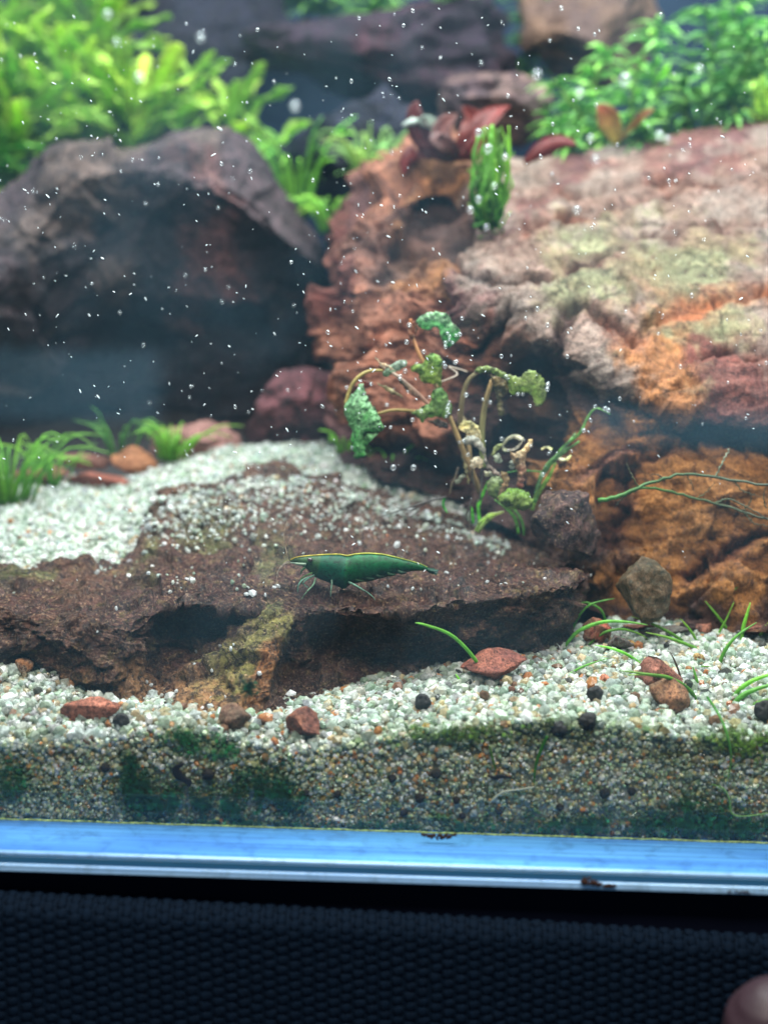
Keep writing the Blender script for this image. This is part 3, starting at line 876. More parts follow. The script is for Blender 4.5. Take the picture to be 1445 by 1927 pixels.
def big_disp(p, n, u, v):
    topm = np.clip(1 - np.abs(v - 4.0) / 2.6, 0, 1) ** 0.6
    lay = strata(p, 0.85, 0.24) * 0.22 + strata(p + 5, 0.33, 0.28) * 0.09
    chunk = fbm(p * np.array([0.55, 0.55, 0.9]), 3) * 0.14
    left = np.clip(1 - (u - 3.2) / 2.0, 0, 1)
    low = np.clip((v - 6.2) / 1.0, 0, 1)
    rough = np.clip(left + low, 0, 1)
    fac = facet(p, 2.3, 0.75, 0.9, 3, 1.3) * (0.12 + 0.88 * rough) + facet(p, 0.9, 0.22, 0.9, 4, 1.8) * (0.14 + 0.86 * rough) + facet(p, 0.3, 0.05, 0.7, 5, 2.0)
    fine = fbm(p * np.array([1.4, 3.0, 5.0]), 5, 0.62) * 0.075 + fbm(p * 9, 3, .65) * 0.02
    return lay * topm * (1 - 0.5 * left) + chunk * (0.45 + 0.7 * left) + fac + fine
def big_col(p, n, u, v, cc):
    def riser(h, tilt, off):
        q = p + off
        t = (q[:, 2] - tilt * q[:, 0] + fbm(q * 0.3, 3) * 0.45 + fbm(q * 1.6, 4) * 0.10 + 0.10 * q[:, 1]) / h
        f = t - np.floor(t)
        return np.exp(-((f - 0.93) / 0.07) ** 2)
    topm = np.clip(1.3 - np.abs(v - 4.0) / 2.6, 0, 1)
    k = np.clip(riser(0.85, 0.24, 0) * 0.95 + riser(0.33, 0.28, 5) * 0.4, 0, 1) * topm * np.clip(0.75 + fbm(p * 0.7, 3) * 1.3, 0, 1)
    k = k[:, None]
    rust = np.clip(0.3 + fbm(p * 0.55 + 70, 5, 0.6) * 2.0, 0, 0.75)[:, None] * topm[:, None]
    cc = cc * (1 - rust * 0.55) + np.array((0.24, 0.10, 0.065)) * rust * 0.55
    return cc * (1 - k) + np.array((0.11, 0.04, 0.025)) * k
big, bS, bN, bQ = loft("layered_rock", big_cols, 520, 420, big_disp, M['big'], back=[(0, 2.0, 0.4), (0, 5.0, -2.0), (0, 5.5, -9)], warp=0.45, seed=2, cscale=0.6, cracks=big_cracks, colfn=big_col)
props(big, "large layered rock at the right with a pale lichen-grey top and orange undercut body", "rock")

left_cols = [  # K keys darken the front face: its shade is put into the colour
 [(-120,500,17.3,'N'),(-120,540,15.4,'K'),(-120,600,15.4,'N'),(-120,650,16.7,'N'),(-120,720,18.1,'K'),(-120,790,19.3,'K'),(-120,850,20.0,'K')],
 [(-20,400,17.3,'U'),(-10,480,15.2,'K'),(-20,560,15.0,'N'),(-20,640,16.3,'U'),(-20,700,17.4,'U'),(-20,775,19.1,'K'),(-20,850,20.0,'K')],
 [(55,318,17.3,'N'),(70,415,15.3,'U'),(75,520,15.6,'K'),(75,640,16.3,'N'),(75,700,17.5,'U'),(80,770,19.3,'K'),(80,850,20.2,'K')],
 [(105,286,17.3,'N'),(125,345,15.4,'U'),(140,440,16.2,'K'),(150,560,16.9,'N'),(150,650,18.7,'N'),(150,750,20.1,'K'),(150,850,20.6,'K')],
 [(180,282,17.3,'U'),(190,322,15.6,'U'),(200,430,16.6,'K'),(210,540,17.1,'U'),(210,650,19.5,'K'),(215,750,20.5,'K'),(220,850,21.0,'K')],
 [(250,280,17.3,'U'),(255,312,15.7,'N'),(265,430,16.7,'K'),(275,530,17.5,'K'),(280,640,19.5,'K'),(285,750,20.5,'K'),(290,850,21.0,'K')],
 [(325,250,17.3,'N'),(330,325,15.4,'N'),(335,420,16.4,'K'),(345,520,17.6,'M'),(350,640,19.1,'K'),(355,750,20.1,'K'),(360,850,20.8,'K')],
 [(395,254,17.3,'U'),(402,345,15.3,'M'),(405,430,16.4,'M'),(410,520,17.5,'M'),(415,620,18.9,'K'),(420,730,19.9,'K'),(425,850,20.8,'K')],
 [(450,264,17.3,'N'),(455,370,15.3,'N'),(460,440,16.3,'K'),(465,530,17.5,'M'),(470,620,18.9,'K'),(475,730,19.9,'K'),(480,850,20.8,'K')],
 [(500,318,17.3,'N'),(506,415,15.5,'N'),(510,470,16.4,'K'),(515,540,17.7,'K'),(520,630,19.0,'K'),(525,740,20.1,'K'),(530,850,20.8,'K')],
 [(555,400,17.5,'N'),(553,455,16.0,'N'),(552,500,16.8,'K'),(552,560,18.1,'K'),(553,640,19.3,'K'),(556,740,20.3,'K'),(560,850,21.0,'K')],
 [(600,462,17.9,'N'),(596,490,17.0,'N'),(592,520,17.6,'K'),(590,580,18.7,'K'),(588,650,19.9,'K'),(590,740,20.9,'K'),(595,850,21.6,'K')],
 [(612,500,19.3,'K'),(610,520,18.5,'K'),(606,540,19.1,'K'),(604,590,20.0,'K'),(602,650,21.3,'K'),(604,740,22.3,'K'),(606,850,22.8,'K')],
]
def left_disp(p, n, u, v):
    sil = np.clip((v - 2.2) / 1.2, 0.12, 1)          # keep the rim clean
    return (fbm(p * 0.4, 4, 0.5) * 0.3 + facet(p, 3.0, 0.6, 1.0, 6)) * sil - 0.1 + facet(p, 1.2, 0.12, 0.9, 7) + fbm(p * 2.6, 4, .6) * 0.07
leftr, *_ = loft("dark_boulder", left_cols, 300, 220, left_disp, M['dark'], back=[(0, 2.0, 0.2), (0, 4.5, -2.0), (0, 5, -8)], warp=0.5, seed=3, cscale=0.4)
props(leftr, "big dark grey-purple boulder with a lit ragged rim at the left, below the yellow-green plants", "rock")

def T(*c): return c
ST = lambda *a, **k: stone(*a, **k)
ST("background_rock", 745, 105, 24, 275, 105, 3.2, M['dark'], T(0.065, 0.02, 0.03), 0.06, 41, label="long dark purple rock at the top centre behind the others", cat="rock", rough=0.09, tint2=T(0.03, 0.016, 0.03))
ST("background_rock", 930, 190, 20.5, 110, 85, 2.2, M['dark'], T(0.2, 0.12, 0.11), -0.2, 42, label="brownish mauve boulder behind the red leaved plant", cat="rock", rough=0.08, tint2=T(0.09, 0.05, 0.06))
ST("background_rock", 1085, 60, 26, 150, 120, 2.6, M['chip'], T(0.26, 0.15, 0.10), 0.2, 43, label="blurred orange tan rock at the top right behind the bushy plant", cat="rock", rough=0.08, tint2=T(0.16, 0.10, 0.09))
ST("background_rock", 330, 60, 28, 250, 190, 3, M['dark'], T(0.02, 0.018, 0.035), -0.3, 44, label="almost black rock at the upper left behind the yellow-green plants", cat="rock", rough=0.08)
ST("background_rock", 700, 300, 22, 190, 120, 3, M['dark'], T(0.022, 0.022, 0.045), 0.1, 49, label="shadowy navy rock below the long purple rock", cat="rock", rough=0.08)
ST("small_boulder", 568, 790, 14.6, 135, 98, 1.6, M['dark'], T(0.17, 0.06, 0.07), 0.08, 45, label="dark wine-red rounded boulder standing between the two large rocks", cat="rock", rough=0.05, tint2=T(0.09, 0.04, 0.05))
ST("small_boulder", 375, 838, 14.0, 95, 45, 1.2, M['chip'], T(0.34, 0.17, 0.15), 0.15, 46, label="low pinkish stone beside the wine-red boulder", cat="rock", rough=0.06)
for k, (x, y, Y, w, h, c_, ro, lb) in enumerate([
    (190, 905, 12.2, 70, 17, T(0.30, 0.09, 0.06), -0.12, "flat red-brown stone chip at the far edge of the left sand"),
    (258, 868, 12.8, 50, 27, T(0.45, 0.18, 0.08), -0.2, "orange stone chip in front of the small green tuft"),
    (75, 893, 12.6, 55, 17, T(0.35, 0.12, 0.09), 0.1, "dull red stone chip among the left grass"),
    (160, 868, 13.6, 60, 16, T(0.26, 0.11, 0.08), 0.0, "brown stone chip in the shade below the dark boulder")]):
    ST("stone_chip", x, y, Y, w, h, 0.55, M['chip'], c_, ro, 60 + k, 4, label=lb, cat="stone", group="stone chips lying on the sand")
ST("rock_fragment", 1068, 985, 5.0, 72, 66, 0.75, M['slab'], T(0.16, 0.08, 0.07), 0.04, 47, 5, 9, label="dark brown block of rock with a purple top below the small-leaved plant", cat="rock", tint2=T(0.08, 0.045, 0.05))
ST("round_stone", 1207, 1106, 4.2, 54, 68, 0.6, M['olive'], T(0.075, 0.05, 0.025), 0.1, 48, 5, 12, 0.05, label="rounded mottled olive-brown stone at the foot of the layered rock", cat="stone", tint2=T(0.13, 0.08, 0.045))
for k, (x, y, Y, w, h, d, c_, c2, ro, lb) in enumerate([
    (918, 1252, 2.5, 74, 30, 0.42, T(0.34, 0.11, 0.07), T(0.22, 0.07, 0.055), 0.08, "red-brown oval stone at the right foot of the flat rock, under a grass blade"),
    (172, 1330, 1.0, 62, 26, 0.3, T(0.48, 0.17, 0.11), T(0.30, 0.10, 0.06), 0.35, "pointed salmon-red chip at the left foot of the flat rock"),
    (576, 1364, 0.55, 40, 36, 0.28, T(0.38, 0.14, 0.08), T(0.2, 0.07, 0.05), 0.3, "small chunky rust-red stone at the front centre of the sand"),
    (1240, 1262, 2.3, 58, 32, 0.35, T(0.34, 0.13, 0.09), T(0.14, 0.06, 0.05), -0.35, "upper dark brown chip with a red edge on the right sand"),
    (1247, 1304, 1.7, 52, 34, 0.32, T(0.38, 0.17, 0.08), T(0.22, 0.12, 0.06), -0.45, "lower rust-brown chip under a bent grass blade on the right sand"),
    (1118, 1190, 4.4, 34, 30, 0.3, T(0.30, 0.16, 0.09), T(0.42, 0.10, 0.06), 0.1, "brown and red pebble behind the arching grass"),
    (1158, 1212, 4.0, 34, 20, 0.25, T(0.09, 0.085, 0.08), T(0.13, 0.12, 0.1), 0.1, "dark grey shale piece beside the brown and red pebble"),
    (1245, 1190, 4.9, 62, 12, 0.3, T(0.15, 0.14, 0.12), T(0.08, 0.07, 0.07), 0.05, "long flat grey shale lying at the back of the right sand"),
    (1215, 1178, 5.3, 44, 9, 0.3, T(0.42, 0.16, 0.11), T(0.26, 0.1, 0.07), 0.0, "thin salmon slate behind the long grey shale"),
    (1410, 1184, 5.3, 34, 14, 0.3, T(0.46, 0.19, 0.13), T(0.26, 0.1, 0.07), 0.05, "orange-red stone at the far right edge below the layered rock"),
    (1330, 1180, 5.6, 26, 12, 0.3, T(0.42, 0.16, 0.1), T(0.2, 0.09, 0.07), 0.0, "small red stone behind the upright grass blades"),
    (445, 1345, 0.75, 34, 22, 0.25, T(0.26, 0.14, 0.09), T(0.14, 0.09, 0.06), 0.1, "dull brown stone half sunk in front of the mossy ramp"),
    (1185, 1212, 4.2, 9, 8, 0.1, T(0.60, 0.36, 0.12), None, 0, "honey-coloured bead of gravel beside the grey shale"),
    (1316, 1236, 3.4, 13, 9, 0.12, T(0.50, 0.32, 0.12), None, 0, "ochre pebble in the middle of the right sand"),
    (1137, 1277, 2.4, 9, 9, 0.1, T(0.80, 0.30, 0.18), None, 0, "bright coral-orange pebble above the round black pellet"),
    (45, 1250, 2.2, 18, 14, 0.16, T(0.62, 0.45, 0.34), T(0.6, 0.25, 0.1), 0.1, "peach and orange pebble on the left sand"),
    (598, 1414, 0.14, 13, 10, 0.1, T(0.28, 0.07, 0.05), None, 0.1, "tiny dark red pebble just below the chunky rust-red stone")]):
    ST("pebble" if w < 30 else "stone_chip", x, y + h * 0.08, max(sand_Y(x, y + h * 0.75) - 0.02, 0.1 + d), w, h * 1.08, d, M['chip'], c_, ro, 80 + k, 4 if w > 20 else 3, 8 if w > 20 else 12, 0.04, label=lb, cat="pebble" if w < 30 else "stone", tint2=c2, group=None)

# black soil pellets on the sand and seen through the glass
def pellet(k, x, y, Y, rpx, lb, shape=1.0, grp="black soil pellets", flat=0.8):
    v = stone_verts(300 + k, 4, 10, 0.07, (0.74, 0.98))
    rr = pxcm(Y, rpx)
    v = v * np.array([rr, rr * flat, rr * shape])
    o = link("soil_pellet", mesh_np("soil_pellet", v, ICO[4][1]), M['pellet'])
    o.location = P(x, y, Y)
    props(o, lb, "pellet", grp)
for k, (x, y, Y, rp, lb) in enumerate([
    (229, 1357, 0.35, 17, "round black pellet below the pointed salmon-red chip"), (795, 1321, 1.3, 17, "lumpy black pellet on the sand left of centre-right, alone on the slope"),
    (1118, 1306, 1.7, 17, "perfectly round black pellet below the bright coral-orange pebble"), (1105, 1357, 0.30, 19, "large dark pellet sunk in the green band below the round black one"),
    (1437, 1336, 0.9, 20, "black pellet at the right edge of the photo"), (1052, 1372, 0.18, 18, "dark greenish pellet left of the large sunk one"),
    (199, 1444, 0.13, 10, "brown-black pellet behind the glass at the left, by itself"), (392, 1457, 0.12, 13, "black pellet behind the glass right of the crescent hollow"),
    (575, 1493, 0.13, 8, "small black pellet behind the glass, left one of the middle pair"), (635, 1495, 0.13, 8, "small black pellet behind the glass, right one of the middle pair"),
    (738, 1465, 0.13, 9, "dark pellet behind the glass, left of the topmost one"), (821, 1456, 0.13, 11, "topmost black pellet behind the glass right of centre"),
    (790, 1502, 0.12, 11, "largest black pellet in the lower cluster behind the glass"), (826, 1492, 0.13, 6, "smallest black pellet in the cluster behind the glass"),
    (858, 1506, 0.13, 8, "black pellet behind the glass at the right of the lower cluster"), (760, 1530, 0.12, 8, "dark pellet above the tank edge at the left of the cluster"),
    (870, 1535, 0.12, 7, "black pellet above the tank edge right of the dark chip in the glass rim"), (940, 1528, 0.12, 6, "little black pellet below the pale root"),
    (1137, 1493, 0.12, 11, "red-black pellet behind the glass at the right, left one of two"), (1188, 1489, 0.12, 9, "black pellet behind the glass at the right, right one of two"),
    (1053, 1519, 0.12, 8, "dull pellet behind the glass between the pale root and the red-black pellet")]):
    pellet(k, x, y, max(sand_Y(x, y + rp * .8) - 0.02, 0.14) if k in (0, 1, 2, 4) else (0.10 if k < 6 else 0.015), rp, lb, flat=0.8 if k < 6 else 0.45)
# ------------------------------------------------------------------ tank: glass, base, mat, cloth
tank = empty("glass_tank", (0, 0, 0), "clear glass front and pale blue polished base edge of the aquarium", "aquarium")
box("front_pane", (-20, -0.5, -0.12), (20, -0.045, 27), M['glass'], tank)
def blue_glass(name, a, b, rough=0.25):
    m, nt, bs = newmat(name)
    tc = node(nt, "ShaderNodeTexCoord").outputs["Object"]
    mp = node(nt, "ShaderNodeMapping"); mp.inputs["Scale"].default_value = (0.12, 1.6, 3.0)
    mp.inputs["Rotation"].default_value = (0, 0, 0.06)
    nt.links.new(tc, mp.inputs[0])
    n1 = noise(nt, 1.0, 4, 0.55, 0.3, mp.outputs[0])
    n2 = noise(nt, 22, 4, 0.6, 0.0, tc)
    c = mix(nt, a, b, ramp(nt, n1.outputs[0], [(0.38, 0.0), (0.62, 1.0)]))
    c = mix(nt, c, (0.05, 0.12, 0.25), ramp(nt, n2.outputs[0], [(0.70, 0.0), (0.78, 0.35)]))
    mp2 = node(nt, "ShaderNodeMapping"); mp2.inputs["Scale"].default_value = (0.05, 16.0, 22.0)
    mp2.inputs["Rotation"].default_value = (0, 0, 0.012)
    nt.links.new(tc, mp2.inputs[0])
    n3 = noise(nt, 1.0, 4, 0.7, 0.15, mp2.outputs[0])
    c = mix(nt, c, ramp(nt, n3.outputs[0], [(0.3, 0.62), (0.5, 1.0), (0.7, 1.5)]), 1.0, 'MULTIPLY')
    n4 = noise(nt, 2.2, 7, 0.75, 0.4, tc)
    c = mix(nt, c, ramp(nt, n4.outputs[0], [(0.36, 0.72), (0.5, 1.0)]), 1.0, 'MULTIPLY')
    nt.links.new(c, bs.inputs["Base Color"])
    bs.inputs["Roughness"].default_value = rough
    bs.inputs["Specular IOR Level"].default_value = 0.5
    return m
M['base'] = blue_glass("base_glass_edge", (0.06, 0.20, 0.55), (0.11, 0.36, 0.74))
M['baselight'] = blue_glass("polished_edge", (0.25, 0.46, 0.8), (0.4, 0.65, 0.92), 0.12)
M['teal'] = plain("teal_seam", (0.03, 0.13, 0.25), 0.3, 0.5)
M['seam'] = plain("algae_seam", (0.30, 0.40, 0.12), 0.5, 0.4, nscale=14, nvar=0.8)
box("base_pane", (-20, -1.50, -0.30), (20, 0.30, 0.0), M['base'], tank, 0.02)
x0, x1 = -20, 20
link("edge_bead", tube_mesh("edge_bead", [(x0, -1.47, -0.005), (0, -1.47, -0.005), (x1, -1.47, -0.005)], 0.045, 10, 3, (1, 1, 1)), M['baselight'], tank)
box("seam_strip", (x0, -1.53, -0.16), (x1, -1.497, -0.035), M['teal'], tank, 0.008)
box("lower_edge", (x0, -1.58, -0.30), (x1, -1.497, -0.165), M['baselight'], tank, 0.02)
link("silicone_seam", tube_mesh("silicone_seam", [(x0, -0.02, 0.012)] + [(x, -0.02 + random.uniform(-.006, .006), 0.010 + random.uniform(-.006, .006)) for x in np.linspace(-19, 19, 240)] + [(x1, -0.02, 0.012)], 0.022, 6, None, (1, 1, 1)), M['seam'], tank)
# dark chip in the rim and dirt on the edge
def flecks(name, pts, sizes, mat, cols, seed, parent=None):
    o = link(name, grains_mesh(name, np.array(pts), np.array(sizes), np.array(cols), seed), mat, parent)
    return o
M['dirt'] = plain("brown_dirt", (0.035, 0.018, 0.015), 0.85, 0.15, nscale=20, nvar=0.5)
rr = np.random.default_rng(4)
pts, sz = [], []
for k in range(70):
    t = rr.random()
    pts.append(P(1095 + 62 * t + rr.normal(0, 2), 1659 + 9 * t + rr.normal(0, 4.0 * (1 - 0.7 * t)), -1.60)); sz.append(rr.uniform(0.015, 0.05) * (1.2 - 0.6 * t))
o = flecks("dirt_crumb", pts, sz, M['dirt'], np.tile((0.05, 0.03, 0.02), (len(pts), 1)), 5)
props(o, "crumbly dark brown dirt clinging to the outer base edge", "dirt")
pts, sz = [], []
for k in range(60):
    t = rr.random() * 2 - 1
    pts.append(P(828 + 34 * t, 1570 + 9 * (1 - t * t) * rr.random(), -0.55)); sz.append(rr.uniform(0.015, 0.04))
o = flecks("dark_debris", pts, sz, M['dirt'], np.tile((0.05, 0.03, 0.02), (len(pts), 1)), 6)
props(o, "thin dark sliver of debris caught at the foot of the front glass", "dirt")
pts = [P(1365 + 55 * t + rr.normal(0, 2), 1676 + 4 * t + rr.normal(0, 1.5), -1.60) for t in rr.random(22)]
o = flecks("dirt_smudge", pts, rr.uniform(0.008, 0.022, 22), M['dirt'], np.tile((0.05, 0.05, 0.06), (22, 1)), 7)
props(o, "faint grey dirt smear on the base edge at the right", "dirt", kind="stuff")

mat_o = box("rubber_mat", (-20, -1.35, -1.3), (20, 14, -0.30), M['rubber'], None, 0.05)
props(mat_o, "black rubber mat under the glass base", "mat")

# woven cloth cover below: a rolled top edge and a hanging face, each stitch its own bump
cloth = empty("cloth_cover", (0, -1.7, -3), "dark navy woven cloth with raised stitches below the tank edge", "cloth")
TL, TR = P(0, 1694, -1.75), P(1445, 1768, -1.55)
def cloth_pt(x, s):
    f = (x - TL[0]) / (TR[0] - TL[0])
    zt = TL[2] + (TR[2] - TL[2]) * f
    yt = TL[1] + (TR[1] - TL[1]) * f
    R = 0.35
    if s < R * 1.5708:
        a = s / R
        return np.array([x, yt + R * (1 - math.sin(a)) - 0.0, zt - R * (1 - math.cos(a))]), np.array([0, -math.sin(a), math.cos(a)])
    return np.array([x, yt, zt - R - (s - R * 1.5708)]), np.array([0, -1.0, 0.0])
xs = np.linspace(-14, 14, 100)
ss = np.concatenate([np.linspace(0, 0.55, 10), np.linspace(0.6, 5.5, 10)])
cp = np.array([[cloth_pt(x, s)[0] for s in ss] for x in xs])
cp = np.concatenate([cp[:, :1] + np.array([0, 3.0, -0.05]), cp], 1)
link("backing", mesh_np("backing", cp.reshape(-1, 3), grid_faces(*cp.shape[:2]), np.tile((.01, .02, .03), (cp.shape[0] * cp.shape[1], 1))), M['fabric'], cloth)
cw, ch = 0.225, 0.185
rr = np.random.default_rng(9)
bv, bf = ICO[1]
VV, FF, nvt = [], [], 0
for i in range(-36, 37):
    for j in range(0, 17):
        s = 0.03 + j * ch + (0.5 * ch if i % 2 else 0)
        x = i * cw + 0.012 * s * 3 + rr.normal(0, 0.008)
        c_, n_ = cloth_pt(x, s)
        t_ = np.array([0, n_[2], -n_[1]])
        v = bv * np.array([cw * 0.50, 0.045, ch * 0.78]) * (1 + rr.normal(0, 0.05, 3))
        w = c_ + v[:, :1] * np.array([1, 0, 0]) + v[:, 1:2] * n_ + v[:, 2:3] * t_
        VV.append(w); FF.append(bf + nvt); nvt += len(bv)
o = link("stitch", mesh_np("stitch", np.concatenate(VV), np.concatenate(FF)), M['fabric'], cloth)
props(o, kind="stuff")

# fingertip in the lower right corner
M['skin'] = plain("skin", (0.030, 0.014, 0.021), 0.5, 0.4, nscale=5, nvar=0.08)  # darker than skin tone: shade on the finger is put into the colour
fc = [P(1480, 2200, -3.4), P(1468, 2040, -3.6), P(1462, 1960, -3.8), P(1456, 1905, -3.9), P(1450, 1878, -3.95), P(1446, 1862, -3.98)]
hand = link("finger", tube_mesh("finger", fc, [0.95, 0.92, 0.88, 0.74, 0.5, 0.16], 28, 40, (1, 1, 1)), M['skin'])
props(hand, "blurred pink fingertip reaching in at the lower right corner", "finger")

# ------------------------------------------------------------------ algae on the inside of the glass
def algae(spots, n, seed, color, label, group):
    r = np.random.default_rng(seed)
    xs_, ys_ = [], []
    n = int(n * 1.3)
    while len(xs_) < n:
        cx, cy, rx, ry = spots[r.integers(len(spots))]
        x, y = r.normal(cx, rx * 0.5), r.normal(cy, ry * 0.5)
        xs_.append(x); ys_.append(y)
    pts = np.array([P(x, y, 0.0) for x, y in zip(xs_, ys_)])
    keep = (fbm(pts * 2.4 + seed, 5, .6) + r.normal(0, .2, len(pts)) > 0.0) & (pts[:, 2] > 0.03)
    pts = pts[keep]
    pts[:, 1] = r.uniform(-0.03, 0.05, len(pts))
    sz = r.uniform(0.016, 0.055, len(pts))
    col = np.array(color) * r.lognormal(-0.6, 0.7, (len(pts), 1))
    o = flecks("algae_film", pts, sz, M['alga'], col, seed)
    co = np.empty(len(o.data.vertices) * 3, np.float32); o.data.vertices.foreach_get("co", co)
    co = co.reshape(-1, 3); co[:, 1] = -0.042 + np.clip((co[:, 1] + 0.06) * 0.3, 0.002, 0.05)      # pressed flat on the inner side of the pane
    o.data.vertices.foreach_set("co", co.ravel()); o.data.update()
    props(o, label, "algae", group, "stuff")
AG = "green algae on the front glass"
algae([(15, 1462, 50, 40), (5, 1490, 40, 30)], 420, 51, (0.02, 0.14, 0.05), "dark green algae film at the left edge of the glass", AG)
algae([(245, 1455, 16, 50), (262, 1490, 40, 36), (300, 1512, 60, 26), (360, 1515, 60, 24), (430, 1515, 60, 30), (490, 1478, 60, 36), (530, 1500, 50, 30)], 3400, 52, (0.010, 0.10, 0.04), "large dark green spiked algae patch low on the left glass", AG)
algae([(370, 1398, 60, 24), (420, 1412, 40, 20), (340, 1385, 30, 16)], 520, 53, (0.03, 0.22, 0.06), "bright green algae patch in the sand above the large dark one", AG)
algae([(800, 1378, 80, 18), (900, 1376, 80, 16)], 380, 54, (0.16, 0.30, 0.04), "yellow-green algae line along the sand top at the centre", AG)
algae([(1400, 1392, 70, 24), (1430, 1400, 50, 24)], 480, 55, (0.20, 0.38, 0.03), "lime green algae clump at the right edge of the sand top", AG)
algae([(1180, 1548, 110, 22), (1290, 1530, 60, 34), (1330, 1545, 80, 30), (1420, 1562, 70, 18), (1060, 1555, 120, 16)], 2600, 56, (0.014, 0.12, 0.04), "dark green algae growth along the bottom right of the glass", AG)
algae([(650, 1552, 220, 10), (850, 1556, 160, 12), (300, 1548, 260, 8)], 1100, 57, (0.02, 0.12, 0.05), "thin green algae strip along the bottom centre of the glass", AG)
algae([(465, 1292, 20, 14)], 150, 58, (0.008, 0.10, 0.05), "small teal green algae tuft on the front of the mossy ramp", AG)

# hollow crescents, a root and sunken blades seen through the glass
M['darkspot'] = plain("black_hollow", (0.008, 0.009, 0.014), 0.6, 0.3)  # near-black strips painted in for the dark of hollows in the sand
def flat_strip(name, pix, wid, mat, col, label, cat, grp=None, Y=-0.02):
    pts = [P(x, y, Y) for x, y in pix]
    o = link(name, ribbon_mesh(name, pts, [pxcm(0, w) for w in wid], (0.3, 0, 1) if abs(pix[0][0] - pix[-1][0]) > abs(pix[0][1] - pix[-1][1]) else (1, 0, 0.1), 20, 5, 0, 0, 1, (col, col), thick=0.03), mat)
    return props(o, label, cat, grp)
flat_strip("crescent_hollow", [(346, 1438), (332, 1446), (336, 1458), (346, 1466), (355, 1472), (356, 1480)], [2, 6, 9, 5, 7, 2], M['darkspot'], (1, 1, 1), "black curved strip standing in for a hollow behind the glass beside a round pellet", "sliver")
flat_strip("dark_sliver", [(917, 1459), (930, 1464), (942, 1461), (962, 1464)], [1, 4, 4, 1], M['darkspot'], (1, 1, 1), "dark wavy sliver above the pale root", "sliver")
o = tube("plant_root", [(920, 1512, -0.01), (932, 1500, -0.015), (948, 1490, -0.02), (975, 1486, -0.02), (1006, 1481, -0.01)], [0.01, 0.02, 0.024, 0.02, 0.014], M['stem'], None, 24, (0.5, 0.52, 0.4))
props(o, "pale cream root lying against the front glass", "root")
o = tube("plant_root", [(1338, 1476, -0.01), (1360, 1484, -0.02), (1372, 1505, -0.02), (1376, 1530, -0.02), (1400, 1536, -0.02), (1460, 1528, -0.01)], [0.008, 0.014, 0.014, 0.014, 0.014, 0.01], M['stem'], None, 30, (0.2, 0.42, 0.14))
props(o, "thin green runner bent along the lower right glass", "root")
# ------------------------------------------------------------------ scattered grains on the flat rock
def slab_point(px, py):
    """nearest front-facing point of the rock surface to a photograph pixel"""
    d = (slPX - px) ** 2 + (slPY - py) ** 2
    i = np.argmin(d)
    return slFlat[i]
slFlat = slQ.reshape(-1, 3)
slPX, slPY = proj(slFlat)
_vis = (slN.reshape(-1, 3) @ np.array([0, -0.8, 0.6])) > 0.2
slPX = np.where(_vis, slPX, 1e6)
r4 = np.random.default_rng(44)
cand, szz = [], []
def dust(n, cx, cy, rx, ry, s0):
    for k in range(n):
        x, y = r4.normal(cx, rx), r4.normal(cy, ry)
        if y < 872 or y > 1128: continue
        p = slab_point(x, y)
        s = float(np.clip(r4.lognormal(math.log(s0), 0.35), 0.02, 0.11))
        cand.append(p + np.array([0, -0.2, 0.5]) * s * 0.6); szz.append(s)
dust(330, 360, 960, 60, 35, 0.046); dust(420, 480, 930, 90, 30, 0.042); dust(330, 620, 950, 90, 25, 0.038)
dust(90, 330, 1005, 40, 20, 0.045); dust(110, 700, 975, 80, 18, 0.04); dust(50, 850, 1000, 70, 20, 0.036)
dust(50, 560, 1010, 160, 34, 0.030); dust(40, 880, 1060, 90, 22, 0.028); dust(25, 220, 1080, 120, 22, 0.04); dust(20, 380, 1090, 60, 18, 0.045)
for k in range(800):                       # drift lying along the far edge of the rock
    x = r4.uniform(300, 960)
    y0 = np.interp(x, [300, 400, 525, 650, 800, 960], [940, 915, 893, 918, 965, 1022])
    y = y0 + abs(r4.normal(0, 16))
    p = slab_point(x, y); s = float(np.clip(r4.lognormal(math.log(0.044), 0.35), 0.02, 0.1))
    cand.append(p + np.array([0, 0, 0.4]) * s); szz.append(s)
W_D = np.array([.34, .1, .22, .24, .03, .03, .01, .01, .01, .02])
o = link("grain_dusting", grains_mesh("grain_dusting", np.array(cand), np.array(szz), pick(W_D, len(cand), r4), 45), M['grain'])
props(o, "white grains of gravel sprinkled over the top of the flat rock", "gravel", kind="stuff")
singles = [(478, 1122, 10), (466, 1121, 7), (499, 1121, 5), (523, 1106, 6), (516, 1107, 5), (481, 1157, 5), (414, 1217, 6), (434, 1226, 6), (440, 1213, 4), (369, 1228, 5),
           (389, 1258, 5), (368, 1253, 4), (490, 1274, 6), (278, 1283, 5), (285, 1291, 5), (332, 1302, 5), (243, 1318, 4), (367, 1127, 6), (218, 1145, 5), (184, 1190, 3), (397, 1313, 4), (424, 1312, 4),
           (364, 1092, 6), (352, 1091, 5), (390, 1085, 6), (204, 1082, 8), (184, 1080, 7), (280, 1086, 5), (763, 1086, 7), (773, 1109, 5), (732, 1100, 4), (916, 1097, 5), (944, 1103, 4), (950, 1100, 4), (841, 1080, 6), (928, 1055, 6), (918, 1062, 5), (840, 1013, 6), (746, 1028, 9), (678, 1023, 6)]
gme = [grains_mesh("loose_grain", np.zeros((1, 3)), np.ones(1), np.array([[.85, .88, .9]]), 500 + k) for k in range(5)]
